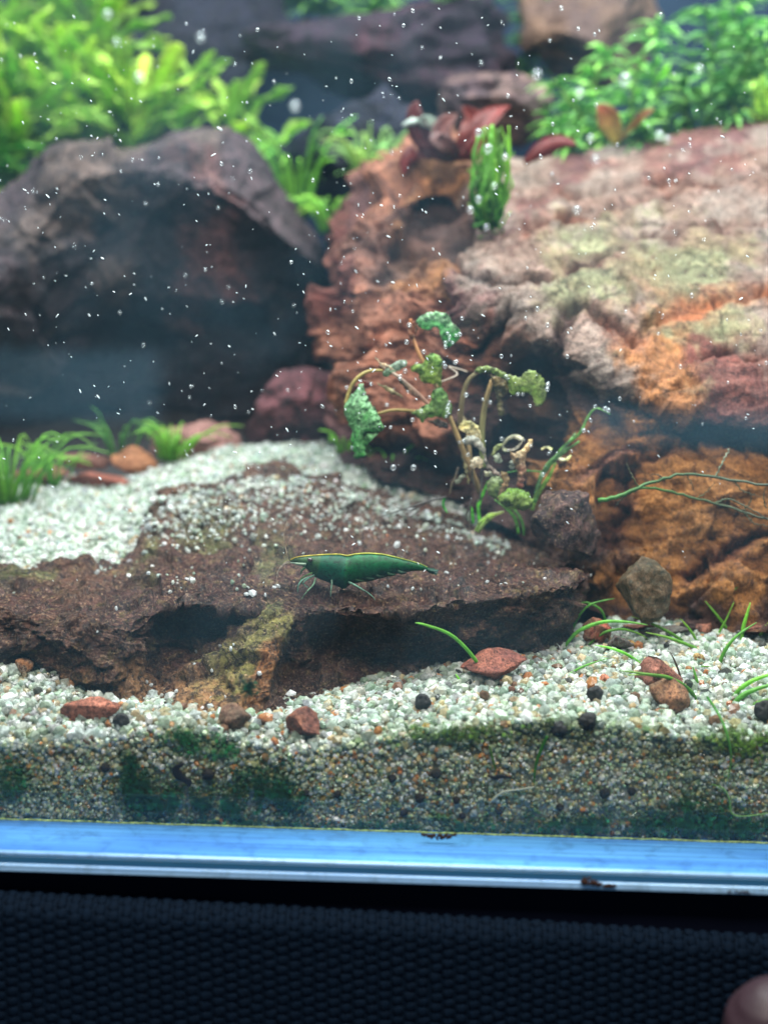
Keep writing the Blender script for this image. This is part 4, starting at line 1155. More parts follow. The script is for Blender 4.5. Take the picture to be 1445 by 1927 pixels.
for k, (x, y, rp) in enumerate(singles):
    p = slab_point(x, y)
    o = bpy.data.objects.new("loose_grain", gme[k % 5]); COL.objects.link(o)
    if not gme[k % 5].materials: gme[k % 5].materials.append(M['grain'])
    s = pxcm(p[1], rp) * 0.85
    o.scale = (s * 1.2, s, s * 0.9)
    o.rotation_euler = (r4.uniform(0, 6), r4.uniform(0, 6), r4.uniform(0, 6))
    o.location = p + np.array([0, -0.35, 0.55]) * s
    props(o, "single white gravel grain lying loose on the flat brown rock", "gravel grain", "loose grains on the flat rock")

# ------------------------------------------------------------------ shrimp
SY = float(slab_point(640, 1120)[1]) + 0.1
shr = empty("shrimp", slab_point(650, 1112), "dark green shrimp with a yellow back stripe standing on the flat rock", "shrimp")
top_l = [(546, 1054.5), (557, 1049.5), (575, 1047), (600, 1045), (625, 1043.8), (640, 1044), (653, 1046.2), (668, 1043.5), (690, 1042), (717, 1043.5), (735, 1047), (752, 1051), (775, 1057), (793, 1062.5), (808, 1070)]
bot_l = [(546, 1057), (557, 1060), (575, 1069), (592, 1085), (615, 1095), (634, 1103), (648, 1109), (663, 1099), (690, 1095.5), (717, 1089), (735, 1083.5), (752, 1079), (775, 1075.5), (793, 1074.3), (808, 1074)]
m_ = 130
tl = catmull(np.array(top_l, float), m_); bl = catmull(np.array(bot_l, float), m_)
ns = 20
vs = []
cl = []
seg_x = [655, 684, 712, 738, 760, 782]
for i in range(m_):
    a, b = P(tl[i, 0], tl[i, 1], SY), P(bl[i, 0], bl[i, 1], SY)
    cen, hh = (a + b) / 2, (a - b) / 2
    H = np.linalg.norm(hh)
    x = (tl[i, 0] + bl[i, 0]) / 2
    bulge = 1.0
    for sx in seg_x:                                   # each tail plate overlaps the next
        d = (x - sx) / 7.0
        bulge -= 0.045 * math.exp(-d * d)
    wdt = H * (0.72 if x < 655 else 0.66)
    for k in range(ns):
        th = 2 * math.pi * k / ns
        up = math.cos(th); sd = math.sin(th)
        wf = 1.0 if up > 0 else 1.0 - 0.25 * abs(up)
        vs.append(cen + hh * up * bulge + np.array([0, 1, 0]) * sd * wdt * wf * bulge)
        base_c = np.array((0.002, 0.105, 0.030)) if x > 650 else np.array((0.001, 0.090, 0.045))
        if x < 600: base_c = np.array((0.03, 0.10, 0.035)) * (1 - (600 - x) / 160) + np.array((0.10, 0.12, 0.03)) * ((600 - x) / 160)
        if up < -0.75 and x > 655: base_c = base_c * 0.4 + np.array((0.16, 0.12, 0.04)) * 0.6
        for sx in seg_x:
            base_c = base_c * (1 - 0.25 * math.exp(-((x - sx - 1.5) / 1.6) ** 2)) + np.array((0.003, 0.012, 0.005)) * math.exp(-((x - sx + 4) / 2.5) ** 2)
        cl.append(base_c)
idx = np.arange(m_ * ns).reshape(m_, ns)
ff = np.stack([idx[:-1], np.roll(idx, -1, 1)[:-1], np.roll(idx, -1, 1)[1:], idx[1:]], -1).reshape(-1, 4)
M['shrimp'] = leaf_mat("shrimp_shell", 0.35, 0.5, 0.45, (0.015, 0.13, 0.06))
bod = link("body", mesh_np("body", vs, [ff, idx[0][None, ::-1], idx[-1][None]], np.array(cl)), M['shrimp'], shr)
# yellow stripe down the back
sp = np.array([P(x, y - 0.7, SY - 0.02) for x, y in tl[2:-3]])
M['stripe'] = leaf_mat("yellow_stripe", 0.2, 0.3, 0.5)
link("back_stripe", tube_mesh("back_stripe", sp, [0.008, 0.013, 0.015, 0.015, 0.012, 0.006], 7, None, [(0.55, 0.42, 0.04), (0.45, 0.42, 0.05), (0.40, 0.44, 0.06), (0.25, 0.34, 0.05)]), M['stripe'], shr)
M['eye'] = plain("eye_dark", (0.05, 0.03, 0.03), 0.15, 0.6)
for dy in (-0.17, 0.17):
    v = ICO[3][0] * np.array([0.058, 0.05, 0.046]) + P(583.5, 1053.5, SY + dy)
    link("eye", mesh_np("eye", v, ICO[3][1]), M['eye'], shr)
def sh_tube(name, pts, rad, col, n=16, sides=6, dy=0.0):
    return link(name, tube_mesh(name, [P(x, y, SY + dy + e) for x, y, e in pts], rad, sides, n, col), M['shrimp'], shr)
LEG = (0.22, 0.40, 0.30)
sh_tube("rostrum", [(562, 1050, 0), (550, 1053, 0), (540, 1055.5, 0)], [0.03, 0.018, 0.004], (0.35, 0.36, 0.05), 10)
for dy in (-0.12, 0.14):
    sh_tube("leg", [(624, 1090, dy), (624.5, 1099, dy * 1.6), (623, 1110, dy * 2.2), (622, 1123, dy * 2.3)], [0.02, 0.017, 0.012, 0.006], LEG)
    sh_tube("leg", [(655, 1095, dy), (666, 1100, dy * 2.0), (681, 1109, dy * 2.4), (697, 1119, dy * 2.4), (707, 1130, dy * 2.4)], [0.025, 0.021, 0.017, 0.012, 0.005], LEG)
    sh_tube("leg", [(594, 1088, dy), (590, 1100, dy * 1.6), (578, 1113, dy * 2.2), (567, 1128, dy * 2.3)], [0.02, 0.018, 0.014, 0.006], LEG)
    sh_tube("leg", [(588, 1084, dy), (570, 1091, dy * 1.5), (562, 1101, dy * 2), (560, 1115, dy * 2)], [0.02, 0.017, 0.014, 0.006], LEG)
    sh_tube("claw_leg", [(592, 1082, dy), (578, 1090, dy * 1.4), (571, 1098, dy * 1.6), (580, 1106, dy * 1.5)], [0.018, 0.016, 0.014, 0.008], LEG)
    sh_tube("claw_leg", [(588, 1078, dy), (574, 1084, dy), (566, 1091, dy), (570, 1099, dy)], [0.018, 0.016, 0.014, 0.008], (0.12, 0.26, 0.09))
    sh_tube("mouth_part", [(574, 1068, dy), (568, 1074, dy), (566, 1082, dy)], [0.03, 0.02, 0.006], (0.08, 0.2, 0.08))
    sh_tube("antenna_scale", [(576, 1062, dy), (560, 1061, dy * 1.3), (546, 1058.5, dy * 1.3)], [0.028, 0.026, 0.006], (0.30, 0.36, 0.26))
for pts in ([(545, 1053, 0), (539, 1037, .05), (535.5, 1020, .1), (534.5, 1004, .15), (537, 992, .2), (541, 981, .3)], [(546, 1054, 0), (542, 1040, -.05), (541, 1025, -.1), (543, 1010, -.1)],
            [(544, 1055, 0), (532, 1063, -.1), (524, 1075, -.2), (521, 1088, -.25), (520, 1102, -.3)], [(546, 1057, 0), (536, 1062, -.1), (528, 1070, -.15), (520, 1080, -.2)]):
    sh_tube("antenna", pts, [0.014, 0.011, 0.009, 0.006], (0.34, 0.26, 0.2), 24, 5)
for k in range(5):                                      # swimmerets folded under the tail
    x = 668 + k * 20
    y = 1090 - k * 3.8
    for dy in (-0.10, 0.10):
        sh_tube("swimmeret", [(x, y, dy), (x + 7, y + 3, dy), (x + 17, y + 2.5, dy)], [0.04, 0.04, 0.008], (0.012, 0.06, 0.02), 8)
for k, (dx, dy_) in enumerate([(824, 1075), (824, 1079), (822, 1082), (825, 1072.5)]):
    pts = [P(803, 1070 + k * 0.6, SY), P(813, 1072 + k * 1.3, SY + (k - 1.5) * 0.06), P(dx, dy_, SY + (k - 1.5) * 0.12)]
    link("tail_fan", ribbon_mesh("tail_fan", pts, [0.03, 0.055, 0.012], (0.2, 1, 0.5), 10, 4, 0, 0.2, 1, ((0.01, 0.09, 0.04), (0.02, 0.06, 0.05)), k, thick=0.01), M['shrimp'], shr)

# ------------------------------------------------------------------ hairgrass blades
def blade(pix, Y, w, col, parent, n=20):
    pts = [P(x, y, Y + (e[0] if e else 0)) for x, y, *e in pix]
    return link("blade", tube_mesh("blade", pts, [w * 1.0, w * 1.25, w * 1.1, w * 0.8, w * 0.2], 6, n, np.array(col) * np.random.default_rng(int(pix[0][0] * 3 + pix[0][1])).uniform(0.7, 1.2)), M['leaf'], parent)
GA, GB = [(0.10, 0.36, 0.05), (0.22, 0.60, 0.09), (0.30, 0.66, 0.16)], [(0.10, 0.28, 0.04), (0.20, 0.46, 0.06), (0.34, 0.54, 0.10)]
tufts = [
 ("hairgrass", "single long grass blade bending left over the red-brown oval stone", [([(912, 1280, .2), (893, 1240), (850, 1196, -.3), (800, 1176, -.6), (781, 1172, -.7)], 2.0, .030, GA)]),
 ("grass_tuft", "pair of arching grass blades rooted beside the right corner of the flat rock", [([(1056, 1226), (1085, 1190), (1130, 1171), (1175, 1170), (1218, 1176)], 3.6, .034, GA), ([(1107, 1214), (1135, 1191), (1170, 1184), (1200, 1192), (1220, 1203)], 3.7, .026, GB)]),
 ("grass_tuft", "darker green blades curving in front of the rock fragment", [([(1070, 1208), (1085, 1165), (1110, 1138), (1156, 1126)], 4.2, .026, GA), ([(1140, 1172), (1130, 1148), (1105, 1134), (1082, 1137)], 4.6, .022, GA), ([(1086, 1135), (1084, 1128), (1082, 1118)], 4.6, .018, GB)]),
 ("grass_tuft", "three blades leaning left across the middle of the right sand", [([(1285, 1206), (1255, 1188), (1222, 1172), (1187, 1160)], 4.0, .028, GB), ([(1328, 1228), (1285, 1210), (1250, 1198), (1214, 1190)], 3.6, .030, GB), ([(1318, 1220), (1302, 1192), (1290, 1176), (1279, 1164)], 3.9, .024, GB), ([(1206, 1250), (1180, 1232), (1150, 1220), (1118, 1214)], 2.9, .026, GA)]),
 ("grass_tuft", "upright crossed grass blades at the back of the right sand", [([(1376, 1196), (1358, 1170), (1342, 1150), (1326, 1131)], 4.6, .030, GA), ([(1350, 1172), (1357, 1140), (1375, 1115), (1404, 1091)], 4.8, .026, GB), ([(1336, 1228), (1350, 1195), (1366, 1165), (1380, 1133)], 4.3, .024, GB), ([(1393, 1214), (1398, 1180), (1405, 1155), (1411, 1134)], 4.2, .036, GA), ([(1340, 1190), (1342, 1170), (1343, 1158)], 4.9, .02, GB)]),
 ("grass_tuft", "tall bent blade on the right sand with a brown withered one beside it", [([(1349, 1275), (1358, 1235), (1382, 1200), (1423, 1171)], 2.9, .034, GA), ([(1393, 1190), (1390, 1160), (1394, 1140), (1403, 1122)], 4.8, .016, [(0.12, 0.05, 0.03), (0.2, 0.08, 0.05)])]),
 ("grass_tuft", "grass blades entering from the right edge below the layered rock", [([(1425, 1214), (1432, 1190), (1450, 1170), (1475, 1155)], 4.2, .032, GB), ([(1428, 1188), (1432, 1165), (1445, 1148), (1470, 1130)], 4.8, .026, GA)]),
 ("grass_tuft", "blades folding over the rust-brown chip", [([(1316, 1348, 0), (1302, 1305, -.1), (1262, 1277, -.3), (1210, 1268, -.4), (1166, 1262, -.4)], 1.4, .034, GB), ([(1300, 1300), (1260, 1275), (1225, 1270), (1180, 1270)], 1.5, .022, GB)]),
 ("hairgrass", "brown withered blade standing in the dark brown chip", [([(1283, 1290), (1276, 1262), (1268, 1242), (1260, 1226)], 1.9, .018, [(0.10, 0.06, 0.03), (0.2, 0.12, 0.08)])]),
 ("hairgrass", "short green blade right of the dark brown chip, bending over", [([(1322, 1312), (1312, 1285), (1306, 1265), (1303, 1254)], 1.9, .026, GA), ]),
 ("hairgrass", "brown arching blade above the short green blade", [([(1300, 1262), (1315, 1255), (1335, 1255), (1352, 1262)], 2.6, .014, GB)]),
 ("hairgrass", "pale blade lying on the gravel above the round black pellet", [([(1040, 1302), (1062, 1276), (1095, 1255), (1145, 1238)], 2.2, .024, GA)]),
 ("grass_tuft", "blurred wide blades at the right edge near the glass", [([(1378, 1312), (1400, 1290), (1430, 1275), (1475, 1262)], 1.3, .040, GA), ([(1368, 1338), (1395, 1310), (1425, 1296), (1475, 1282)], 1.1, .044, GA), ([(1385, 1350), (1410, 1330), (1440, 1318), (1480, 1312)], 1.0, .036, GB)]),
 ("hairgrass", "long blade running from the sand down behind the lower right glass", [([(1330, 1312, 0.9), (1352, 1345, .25), (1368, 1385, 0), (1375, 1430, 0), (1366, 1475, 0)], 0.0, .022, GA)]),
 ("hairgrass", "dark green blade sunk behind the glass above the pale root", [([(1030, 1385), (1016, 1415), (1007, 1445), (1004, 1478)], 0.0, .028, [(0.03, 0.15, 0.02), (0.05, 0.22, 0.03)])]),
 ("hairgrass", "short yellowish blade sunk behind the glass above the dark wavy sliver", [([(921, 1405), (926, 1425), (930, 1440), (933, 1452)], 0.0, .020, [(0.10, 0.2, 0.03), (0.1, 0.25, 0.03)])]),
 ("hairgrass", "tiny blade tip poking up at the foot of the red-brown oval stone", [([(868, 1284), (862, 1276), (857, 1268)], 2.0, .022, GA)]),
]
for nm, lb, bl_ in tufts:
    f = bl_[0]
    e = empty(nm, P(f[0][0][0], f[0][0][1], f[1]), lb, "grass", "grass blades on the right sand")
    for pix, Y, w, c in bl_:
        blade(pix, Y, w, c, e)

def auto_tuft(lb, px, py, Y, n, hpx, spread, seed, cols, w=0.04, grp="grass tufts at the back", name="grass_tuft"):
    r = np.random.default_rng(seed)
    e = empty(name, P(px, py, Y), lb, "grass", grp)
    b = P(px, py, Y)
    for k in range(n):
        a = r.uniform(0, 6.28); L = pxcm(Y, hpx) * r.uniform(0.55, 1.1); ou = spread * r.uniform(0.2, 1.0) * L
        s = b + np.array([math.cos(a), math.sin(a), 0]) * r.uniform(0, 0.25) * spread * L
        d = np.array([math.cos(a) * 1.0, math.sin(a) * 0.8, 0])
        pts = [s, s + d * ou * 0.25 + np.array([0, 0, L * 0.5]), s + d * ou * 0.65 + np.array([0, 0, L * 0.85]), s + d * ou * 1.15 + np.array([0, 0, L * (1.0 - 0.35 * r.random())])]
        c = np.array(cols) * r.uniform(0.7, 1.3)
        link("blade", tube_mesh("blade", pts, [w, w, w * .8, w * .25], 5, 9, c), M['leaf'], e)
LG = [(0.08, 0.26, 0.02), (0.22, 0.52, 0.06), (0.34, 0.62, 0.12)]
auto_tuft("blurred bright grass tuft at the left edge on the white sand", 15, 950, 10.5, 46, 150, 1.2, 71, LG, 0.03)
auto_tuft("small lime grass tuft right of the left edge tuft, on the red chips", 105, 915, 12.0, 18, 80, 1.2, 78, LG, 0.025)
auto_tuft("dim green grass tuft in the shade below the dark boulder", 225, 862, 13.4, 16, 90, 1.3, 72, [(0.04, 0.12, 0.02), (0.10, 0.3, 0.05), (0.18, 0.4, 0.1)], 0.03)
auto_tuft("soft green grass tuft before the low pinkish stone", 325, 868, 12.6, 30, 75, 1.3, 73, LG, 0.03)
auto_tuft("tiny bright grass tuft at the far end of the white gravel bank", 645, 852, 12.0, 16, 42, 1.3, 74, LG, 0.04)
auto_tuft("thin green blades between the gravel bank and the layered rock", 735, 900, 10.5, 9, 75, 1.1, 75, GA, 0.03)
auto_tuft("bright green grass mound in the gap right of the dark boulder", 560, 410, 21, 60, 150, 0.8, 76, [(0.10, 0.34, 0.04), (0.24, 0.60, 0.08), (0.34, 0.70, 0.16)], 0.07)
auto_tuft("low green grass behind the left end of the layered rock", 625, 440, 17.5, 36, 70, 1.3, 77, LG, 0.05)
auto_tuft("pale green grass among the stones in the gap", 690, 350, 19, 34, 110, 1.0, 79, [(0.12, 0.3, 0.06), (0.3, 0.52, 0.14), (0.45, 0.62, 0.28)], 0.06)

# ------------------------------------------------------------------ background plants
def leaf_local(kind, seed):
    r = np.random.default_rng(seed)
    b = r.uniform(0.35, 0.9)
    if kind == 'strap':
        pts = [(0, 0, 0), (0.12 * b, 0, 0.35), (0.32 * b, 0, 0.68), (0.62 * b, 0, 0.95)]
        return ribbon_mesh("leaf", pts, [0.05, 0.08, 0.10, 0.12, 0.11, 0.04], (0, 1, 0), 30, 7, 0.35, 0.25, 3.0, ((0.22, 0.46, 0.06), (0.56, 0.78, 0.16)), seed, thick=0.01, notch=0.5)
    pts = [(0, 0, 0), (0.3, 0, 0.18 * b), (0.65, 0, 0.18 * b), (1.0, 0, -0.05)]
    return ribbon_mesh("leaf", pts, [0.02, 0.055, 0.07, 0.05, 0.008], (0, 1, 0.0), 10, 5, 0.3, 0.35, 1.6, ((0.09, 0.30, 0.06), (0.28, 0.56, 0.16)), seed, thick=0.012)
STRAP = [leaf_local('strap', 100 + k) for k in range(7)]
LANCE = [leaf_local('lance', 140 + k) for k in range(7)]
def tinted(meshes, mul, seed):
    out = []
    for m in meshes:
        c = m.copy()
        n = len(c.vertices); a = np.empty(n * 4, np.float32)
        c.attributes["Col"].data.foreach_get("color", a)
        a = a.reshape(-1, 4); a[:, :3] *= np.array(mul, np.float32)
        c.attributes["Col"].data.foreach_set("color", a.ravel())
        out.append(c)
    return out
for m in STRAP + LANCE: m.materials.append(M['leaf'])
LANCE_PALE = tinted(LANCE, (1.9, 1.5, 1.9), 0)
LANCE_DARK = tinted(LANCE, (0.45, 0.55, 0.5), 0)
STRAP_G = tinted(STRAP, (0.45, 0.75, 0.8), 0)
RED = tinted(LANCE, (3.6, 0.20, 0.7), 0)

def put(mesh, parent, loc, az, tilt, size, roll=0.0, wide=1.0):
    o = bpy.data.objects.new("leaf", mesh)
    COL.objects.link(o)
    o.parent = parent
    o.matrix_parent_inverse = Matrix.Translation(-parent.location)
    o.matrix_basis = Matrix.Translation(Vector(loc)) @ Matrix.Rotation(az, 4, 'Z') @ Matrix.Rotation(tilt, 4, 'Y') @ Matrix.Rotation(roll, 4, 'X') @ Matrix.Diagonal((size, size * wide, size, 1))
    return o

def stem_plant(name, lb, base, tip, meshes, size, nw, per, seed, cat="plant", grp=None, tilt=(0.2, 0.9), stemcol=(0.15, 0.3, 0.05), sw=0.07, wide=1.0, taper=0.75):
    r = np.random.default_rng(seed)
    b, t = np.array(P(*base)), np.array(P(*tip))
    e = empty(name, b, lb, cat, grp)
    bend = np.array([r.normal(0, .1), r.normal(0, .1), 0]) * np.linalg.norm(t - b)
    pts = spline([b, (b * 2 + t) / 3 + bend, (b + 2 * t) / 3 + bend, t], 16)
    link("stem", tube_mesh("stem", pts, [sw, sw * .9, sw * .5], 6, None, stemcol), M['stem'], e)
    a0 = r.uniform(0, 6)
    for k in range(nw):
        f = (k + 0.6) / nw
        p = pts[min(15, int(f * 15))]
        s = size * (1 - (1 - taper) * f)
        a0 += 1.1
        for j in range(per):
            put(meshes[r.integers(len(meshes))], e, p, a0 + j * 6.283 / per + r.normal(0, 0.25), r.uniform(*tilt) * (1.15 - 0.5 * f), s * r.uniform(0.75, 1.2), r.normal(0, 0.3), wide)
    return e
GL = "yellow-green plants at the back left"
left_pl = [
 ((40, 400, 20), (15, 150, 19.5), 3.2, 3, 6, "broad yellow-green plant at the left edge, lowest in front"),
 ((-60, 330, 21), (-40, 60, 21), 3.4, 3, 6, "yellow-green plant half cut off by the left edge"),
 ((30, 200, 22), (20, -20, 22), 3.4, 3, 6, "bright plant rising out of the top left corner"),
 ((110, 340, 20.5), (135, 150, 20), 3.0, 3, 6, "tufted plant behind the left shoulder of the dark boulder"),
 ((130, 190, 22), (150, -20, 22), 3.4, 3, 6, "tall plant reaching the top edge, second from the left corner"),
 ((250, 282, 19.5), (255, 215, 19.5), 3.5, 2, 8, "spreading rosette plant with pale midribs above the peak of the boulder"),
 ((170, 150, 22.5), (205, -30, 22.5), 2.8, 2, 4, "top plant slanting to the right beside the navy gap"),
 ((335, 280, 20.5), (360, 130, 20.5), 1.7, 2, 3, "plant with upright tip standing alone before the navy gap"),
 ((430, 295, 20), (440, 225, 20), 2.5, 1, 5, "fan shaped plant above the right shoulder of the boulder"),
 ((490, 310, 20), (540, 272, 19.5), 2.3, 1, 3, "plant lying over to the right with two long leaves"),
 ((10, 330, 19), (-10, 260, 19), 2.2, 2, 7, "low vivid green plant just above the left slope of the boulder"),
 ((190, 300, 21.5), (185, 150, 21.5), 2.8, 3, 6, "dense plant between the rosette and the left tuft")]
for k, (b, t, s, nw, per, lb) in enumerate(left_pl):
    stem_plant("strap_leaf_plant", lb, (b[0], b[1], b[2] + 2.5), (t[0], t[1], t[2] + 2.5), STRAP_G if k == 10 else STRAP, s, nw + 1, per + 2, 200 + k, "plant", GL, (0.15, 1.1), wide=0.9)
GR = "leafy green plants at the back right"
right_pl = [
 ((1130, 290, 18), (1040, 150, 18), 1.5, 7, 3, LANCE, "arching plant at the left of the right bush with bubbles on its leaves"),
 ((1150, 280, 18.5), (1150, 90, 19), 1.6, 8, 3, LANCE_PALE, "pale tipped upright plant in the right bush"),
 ((1210, 300, 18), (1200, 130, 18), 1.5, 7, 3, LANCE, "plant above the red leaf in the right bush"),
 ((1260, 260, 19.5), (1240, 40, 20), 1.7, 8, 3, LANCE_PALE, "tall pale green plant near the tan rock"),
 ((1310, 290, 18.5), (1290, 160, 18.5), 1.6, 6, 4, LANCE_DARK, "dark green bushy plant in the middle of the right bush"),
 ((1330, 230, 19.5), (1330, 10, 20), 1.7, 8, 4, LANCE, "bright plant rising to the top edge in the right bush"),
 ((1390, 250, 19), (1410, 40, 19), 1.7, 8, 4, LANCE, "tall plant with drooping leaves near the right edge"),
 ((1390, 270, 17.5), (1370, 160, 17.5), 1.5, 6, 4, LANCE_DARK, "dark plant low at the right edge of the bush"),
 ((1460, 230, 18), (1450, 60, 18), 1.7, 8, 4, LANCE, "plant cut off by the right edge"),
 ((1450, 130, 20), (1400, -30, 20), 1.8, 6, 4, LANCE_PALE, "top right corner plant with light leaves"),
 ((1080, 290, 17.5), (1040, 230, 17.5), 1.3, 4, 4, LANCE, "low plant reaching left over the layered rock"),
 ((1230, 300, 17), (1190, 250, 17), 1.2, 4, 4, LANCE_DARK, "small dark plant on the top of the layered rock"),
 ((1450, 260, 17), (1430, 190, 17), 1.2, 4, 5, STRAP, "yellow-green leafy clump at the right edge above the rock"),
 ((1000, 140, 27), (1000, -20, 27), 2.0, 5, 4, LANCE_DARK, "dim green plant behind the tan rock at the top"),
 ((700, 40, 29), (700, -50, 29), 2.2, 3, 5, LANCE_PALE, "far pale plant peeking over the long purple rock"),
 ((600, 30, 29), (560, -60, 29), 2.4, 4, 5, LANCE, "far green plant at the top edge left of the long purple rock"),
 ((860, 20, 29), (880, -60, 29), 2.2, 3, 5, LANCE, "far green plant at the top edge right of centre")]
for k, (b, t, s, nw, per, ms_, lb) in enumerate(right_pl):
    stem_plant("leafy_plant", lb, b, t, ms_, s * 0.85, nw + 5, per + 2, 240 + k, "plant", GR, (-0.35, 0.5), wide=1.15)
stem_plant("pale_plant", "small pale pink and green plant in the gap behind the rocks", (700, 360, 20), (690, 270, 20), LANCE_PALE, 1.2, 5, 4, 270, tilt=(-0.4, 0.4))
stem_plant("pale_plant", "light green sprig leaning on the left end of the layered rock", (720, 380, 16.5), (745, 270, 16.5), LANCE_PALE, 1.0, 6, 3, 271, tilt=(-0.6, 0.2))

# red leaved plants
def red_leaf(e, pix, Y, w, c, seed, side=(1, 0, .2)):
    pts = [P(x, y, Y + dy) for x, y, dy in pix]
    return link("leaf", ribbon_mesh("leaf", pts, [w * .2, w * .55, w * .72, w * .5, w * .05], side, 14, 5, 0.2, 0.4, 1.3, c, seed, thick=0.02), M['leaf'], e)
R1, R2, R3 = ((0.10, 0.016, 0.016), (0.17, 0.024, 0.022)), ((0.13, 0.05, 0.045), (0.22, 0.085, 0.08)), ((0.5, 0.5, 0.42), (0.8, 0.8, 0.75))
e = empty("red_plant", P(845, 300, 13.6), "plant with red and pinkish leaves on the crest of the layered rock", "plant")
for k, (pix, w, c) in enumerate([
    ([(845, 300, 0), (800, 270, 0), (780, 220, -.2), (785, 190, -.2)], .42, R1), ([(850, 300, 0), (880, 260, 0), (890, 225, .2), (870, 200, .2)], .45, R1),
    ([(845, 305, 0), (830, 270, -.3), (835, 235, -.3), (860, 215, -.3)], .4, R2), ([(860, 300, 0), (900, 250, 0), (930, 215, .3), (960, 200, .5)], .45, R1),
    ([(840, 300, 0), (795, 285, 0), (765, 300, 0), (760, 330, 0)], .35, R1), ([(850, 300, 0), (880, 290, -.4), (900, 270, -.4), (895, 240, -.4)], .40, R1),
    ([(835, 260, 0), (820, 235, -.2), (790, 224, -.3), (756, 236, -.3)], .24, R3), ([(850, 305, 0), (850, 280, -.5), (820, 260, -.6), (830, 250, -.5)], .35, R2)]):
    red_leaf(e, pix, 13.6, w, c, k)
e = empty("red_plant", P(985, 310, 15), "single curved red leaf lying on the layered rock right of the green cluster", "plant")
red_leaf(e, [(985, 306, 0), (1015, 280, -.2), (1050, 264, -.3), (1085, 272, -.3)], 14.6, .42, R1, 31, (0, 0.3, 1))
e = empty("red_plant", P(1150, 260, 17), "red leaf with a yellow base in the right bush", "plant")
red_leaf(e, [(1160, 270, 0), (1150, 240, -.2), (1138, 215, -.3), (1125, 195, -.3)], 16.4, .5, ((0.34, 0.30, 0.05), (0.26, 0.04, 0.03)), 32)
red_leaf(e, [(1165, 265, 0), (1190, 235, -.2), (1210, 215, -.3), (1230, 205, -.3)], 16.4, .2, ((0.25, 0.2, 0.05), (0.24, 0.1, 0.06)), 33)

# upright green cluster on the rock
r6 = np.random.default_rng(66)
e = empty("ribbon_plant", P(920, 430, 11.2), "upright bright green ribbon-leaved cluster growing on the layered rock", "plant")
for k in range(60):
    x0 = 918 + r6.normal(0, 12); x1 = 930 + r6.normal(0, 11); y1 = 232 + abs(r6.normal(0, 75))
    dy = r6.normal(0, .35)
    pts = [P(x0, 428 + r6.normal(0, 5), 11.1 + dy * .3), P(x0 * .6 + x1 * .4 + r6.normal(0, 14), 428 * .65 + y1 * .35, 11 + dy), P(x0 * .25 + x1 * .75 + r6.normal(0, 9), 428 * .3 + y1 * .7, 11 + dy), P(x1, y1, 11 + dy)]
    g = r6.uniform(0.5, 1.5)
    link("leaf", ribbon_mesh("leaf", pts, [.03, .05, .055, .045, .015], (1, r6.normal(0, .6), 0), 18, 4, .35, .2, 3.5, (np.array((0.05, 0.22, 0.02)) * g, np.array((0.20, 0.46, 0.07)) * g), k, thick=0.012), M['leaf'], e)
for k in range(6):
    s = 1 if k % 2 else -1
    y0 = 330 + k * 16
    pts = [P(920 + s * 10, y0 + 30, 11), P(920 + s * 26, y0 + 8, 10.9), P(920 + s * 40, y0 - 12, 10.9)]
    link("leaf", ribbon_mesh("leaf", pts, [.05, .10, .02], (.3, 1, .2), 10, 4, .2, .2, 2, ((0.10, 0.36, 0.03), (0.26, 0.56, 0.08)), 50 + k), M['leaf'], e)
# ------------------------------------------------------------------ small-leaved plant in the middle
YP = 6.2
bp_ = empty("ruffled_leaf_plant", P(905, 930, YP), "small plant with ruffled green leaves, pale new shoots and air bubbles before the layered rock", "plant")
def pl_stem(pix, r, col, Y=YP):
    pts = [P(x, y, Y + (d[0] if d else 0)) for x, y, *d in pix]
    return link("stem", tube_mesh("stem", pts, r, 8, 22, np.clip(np.array(col) * 1.5, 0, .9)), M['stem'], bp_)
BR = [(0.16, 0.11, 0.06), (0.24, 0.17, 0.08), (0.26, 0.20, 0.12)]
PK = [(0.30, 0.16, 0.13), (0.45, 0.30, 0.26), (0.55, 0.45, 0.36)]
pl_stem([(905, 930), (880, 870, -.2), (852, 800, -.2), (826, 740, -.2), (806, 690, -.2)], [.075, .065, .05, .04], BR)
pl_stem([(806, 700, -.2), (786, 660, -.1), (774, 625, 0), (772, 600, 0)], [.045, .04, .035], [(0.2, .12, .06), (0.32, 0.13, 0.07)])
pl_stem([(865, 800, 0), (870, 750, -.1), (882, 715, -.2), (905, 697, -.3)], [.065, .06, .05, .035], BR)
pl_stem([(910, 880, 0), (906, 820, 0), (913, 760, -.1), (925, 715, -.2)], [.075, .07, .06, .04], [(0.12, 0.17, 0.06), (0.2, 0.19, 0.10), (0.26, 0.18, 0.10)])
pl_stem([(815, 770, -.2), (780, 735, -.3), (750, 710, -.4), (715, 685, -.4)], [.05, .04, .03], [(0.30, 0.14, 0.10), (0.5, 0.4, 0.32)])
pl_stem([(825, 778, -.2), (780, 774, -.3), (740, 772, -.4), (706, 780, -.4)], [.04, .04, .03], [(0.2, 0.14, 0.05), (0.24, 0.17, 0.05)])
pl_stem([(720, 697, -.4), (690, 700, -.5), (664, 722, -.5), (650, 760, -.5)], [.03, .045, .04], [(0.3, 0.22, 0.07), (0.32, 0.24, 0.08)])
pl_stem([(826, 720, -.2), (860, 705, 0), (845, 690, .1), (880, 700, .1)], [.02, .02, .015], [(0.3, 0.24, 0.2)] * 2)
pl_stem([(890, 905, 0), (882, 840, .1), (878, 800, .2), (862, 776, .2)], [.05, .05, .04], BR)

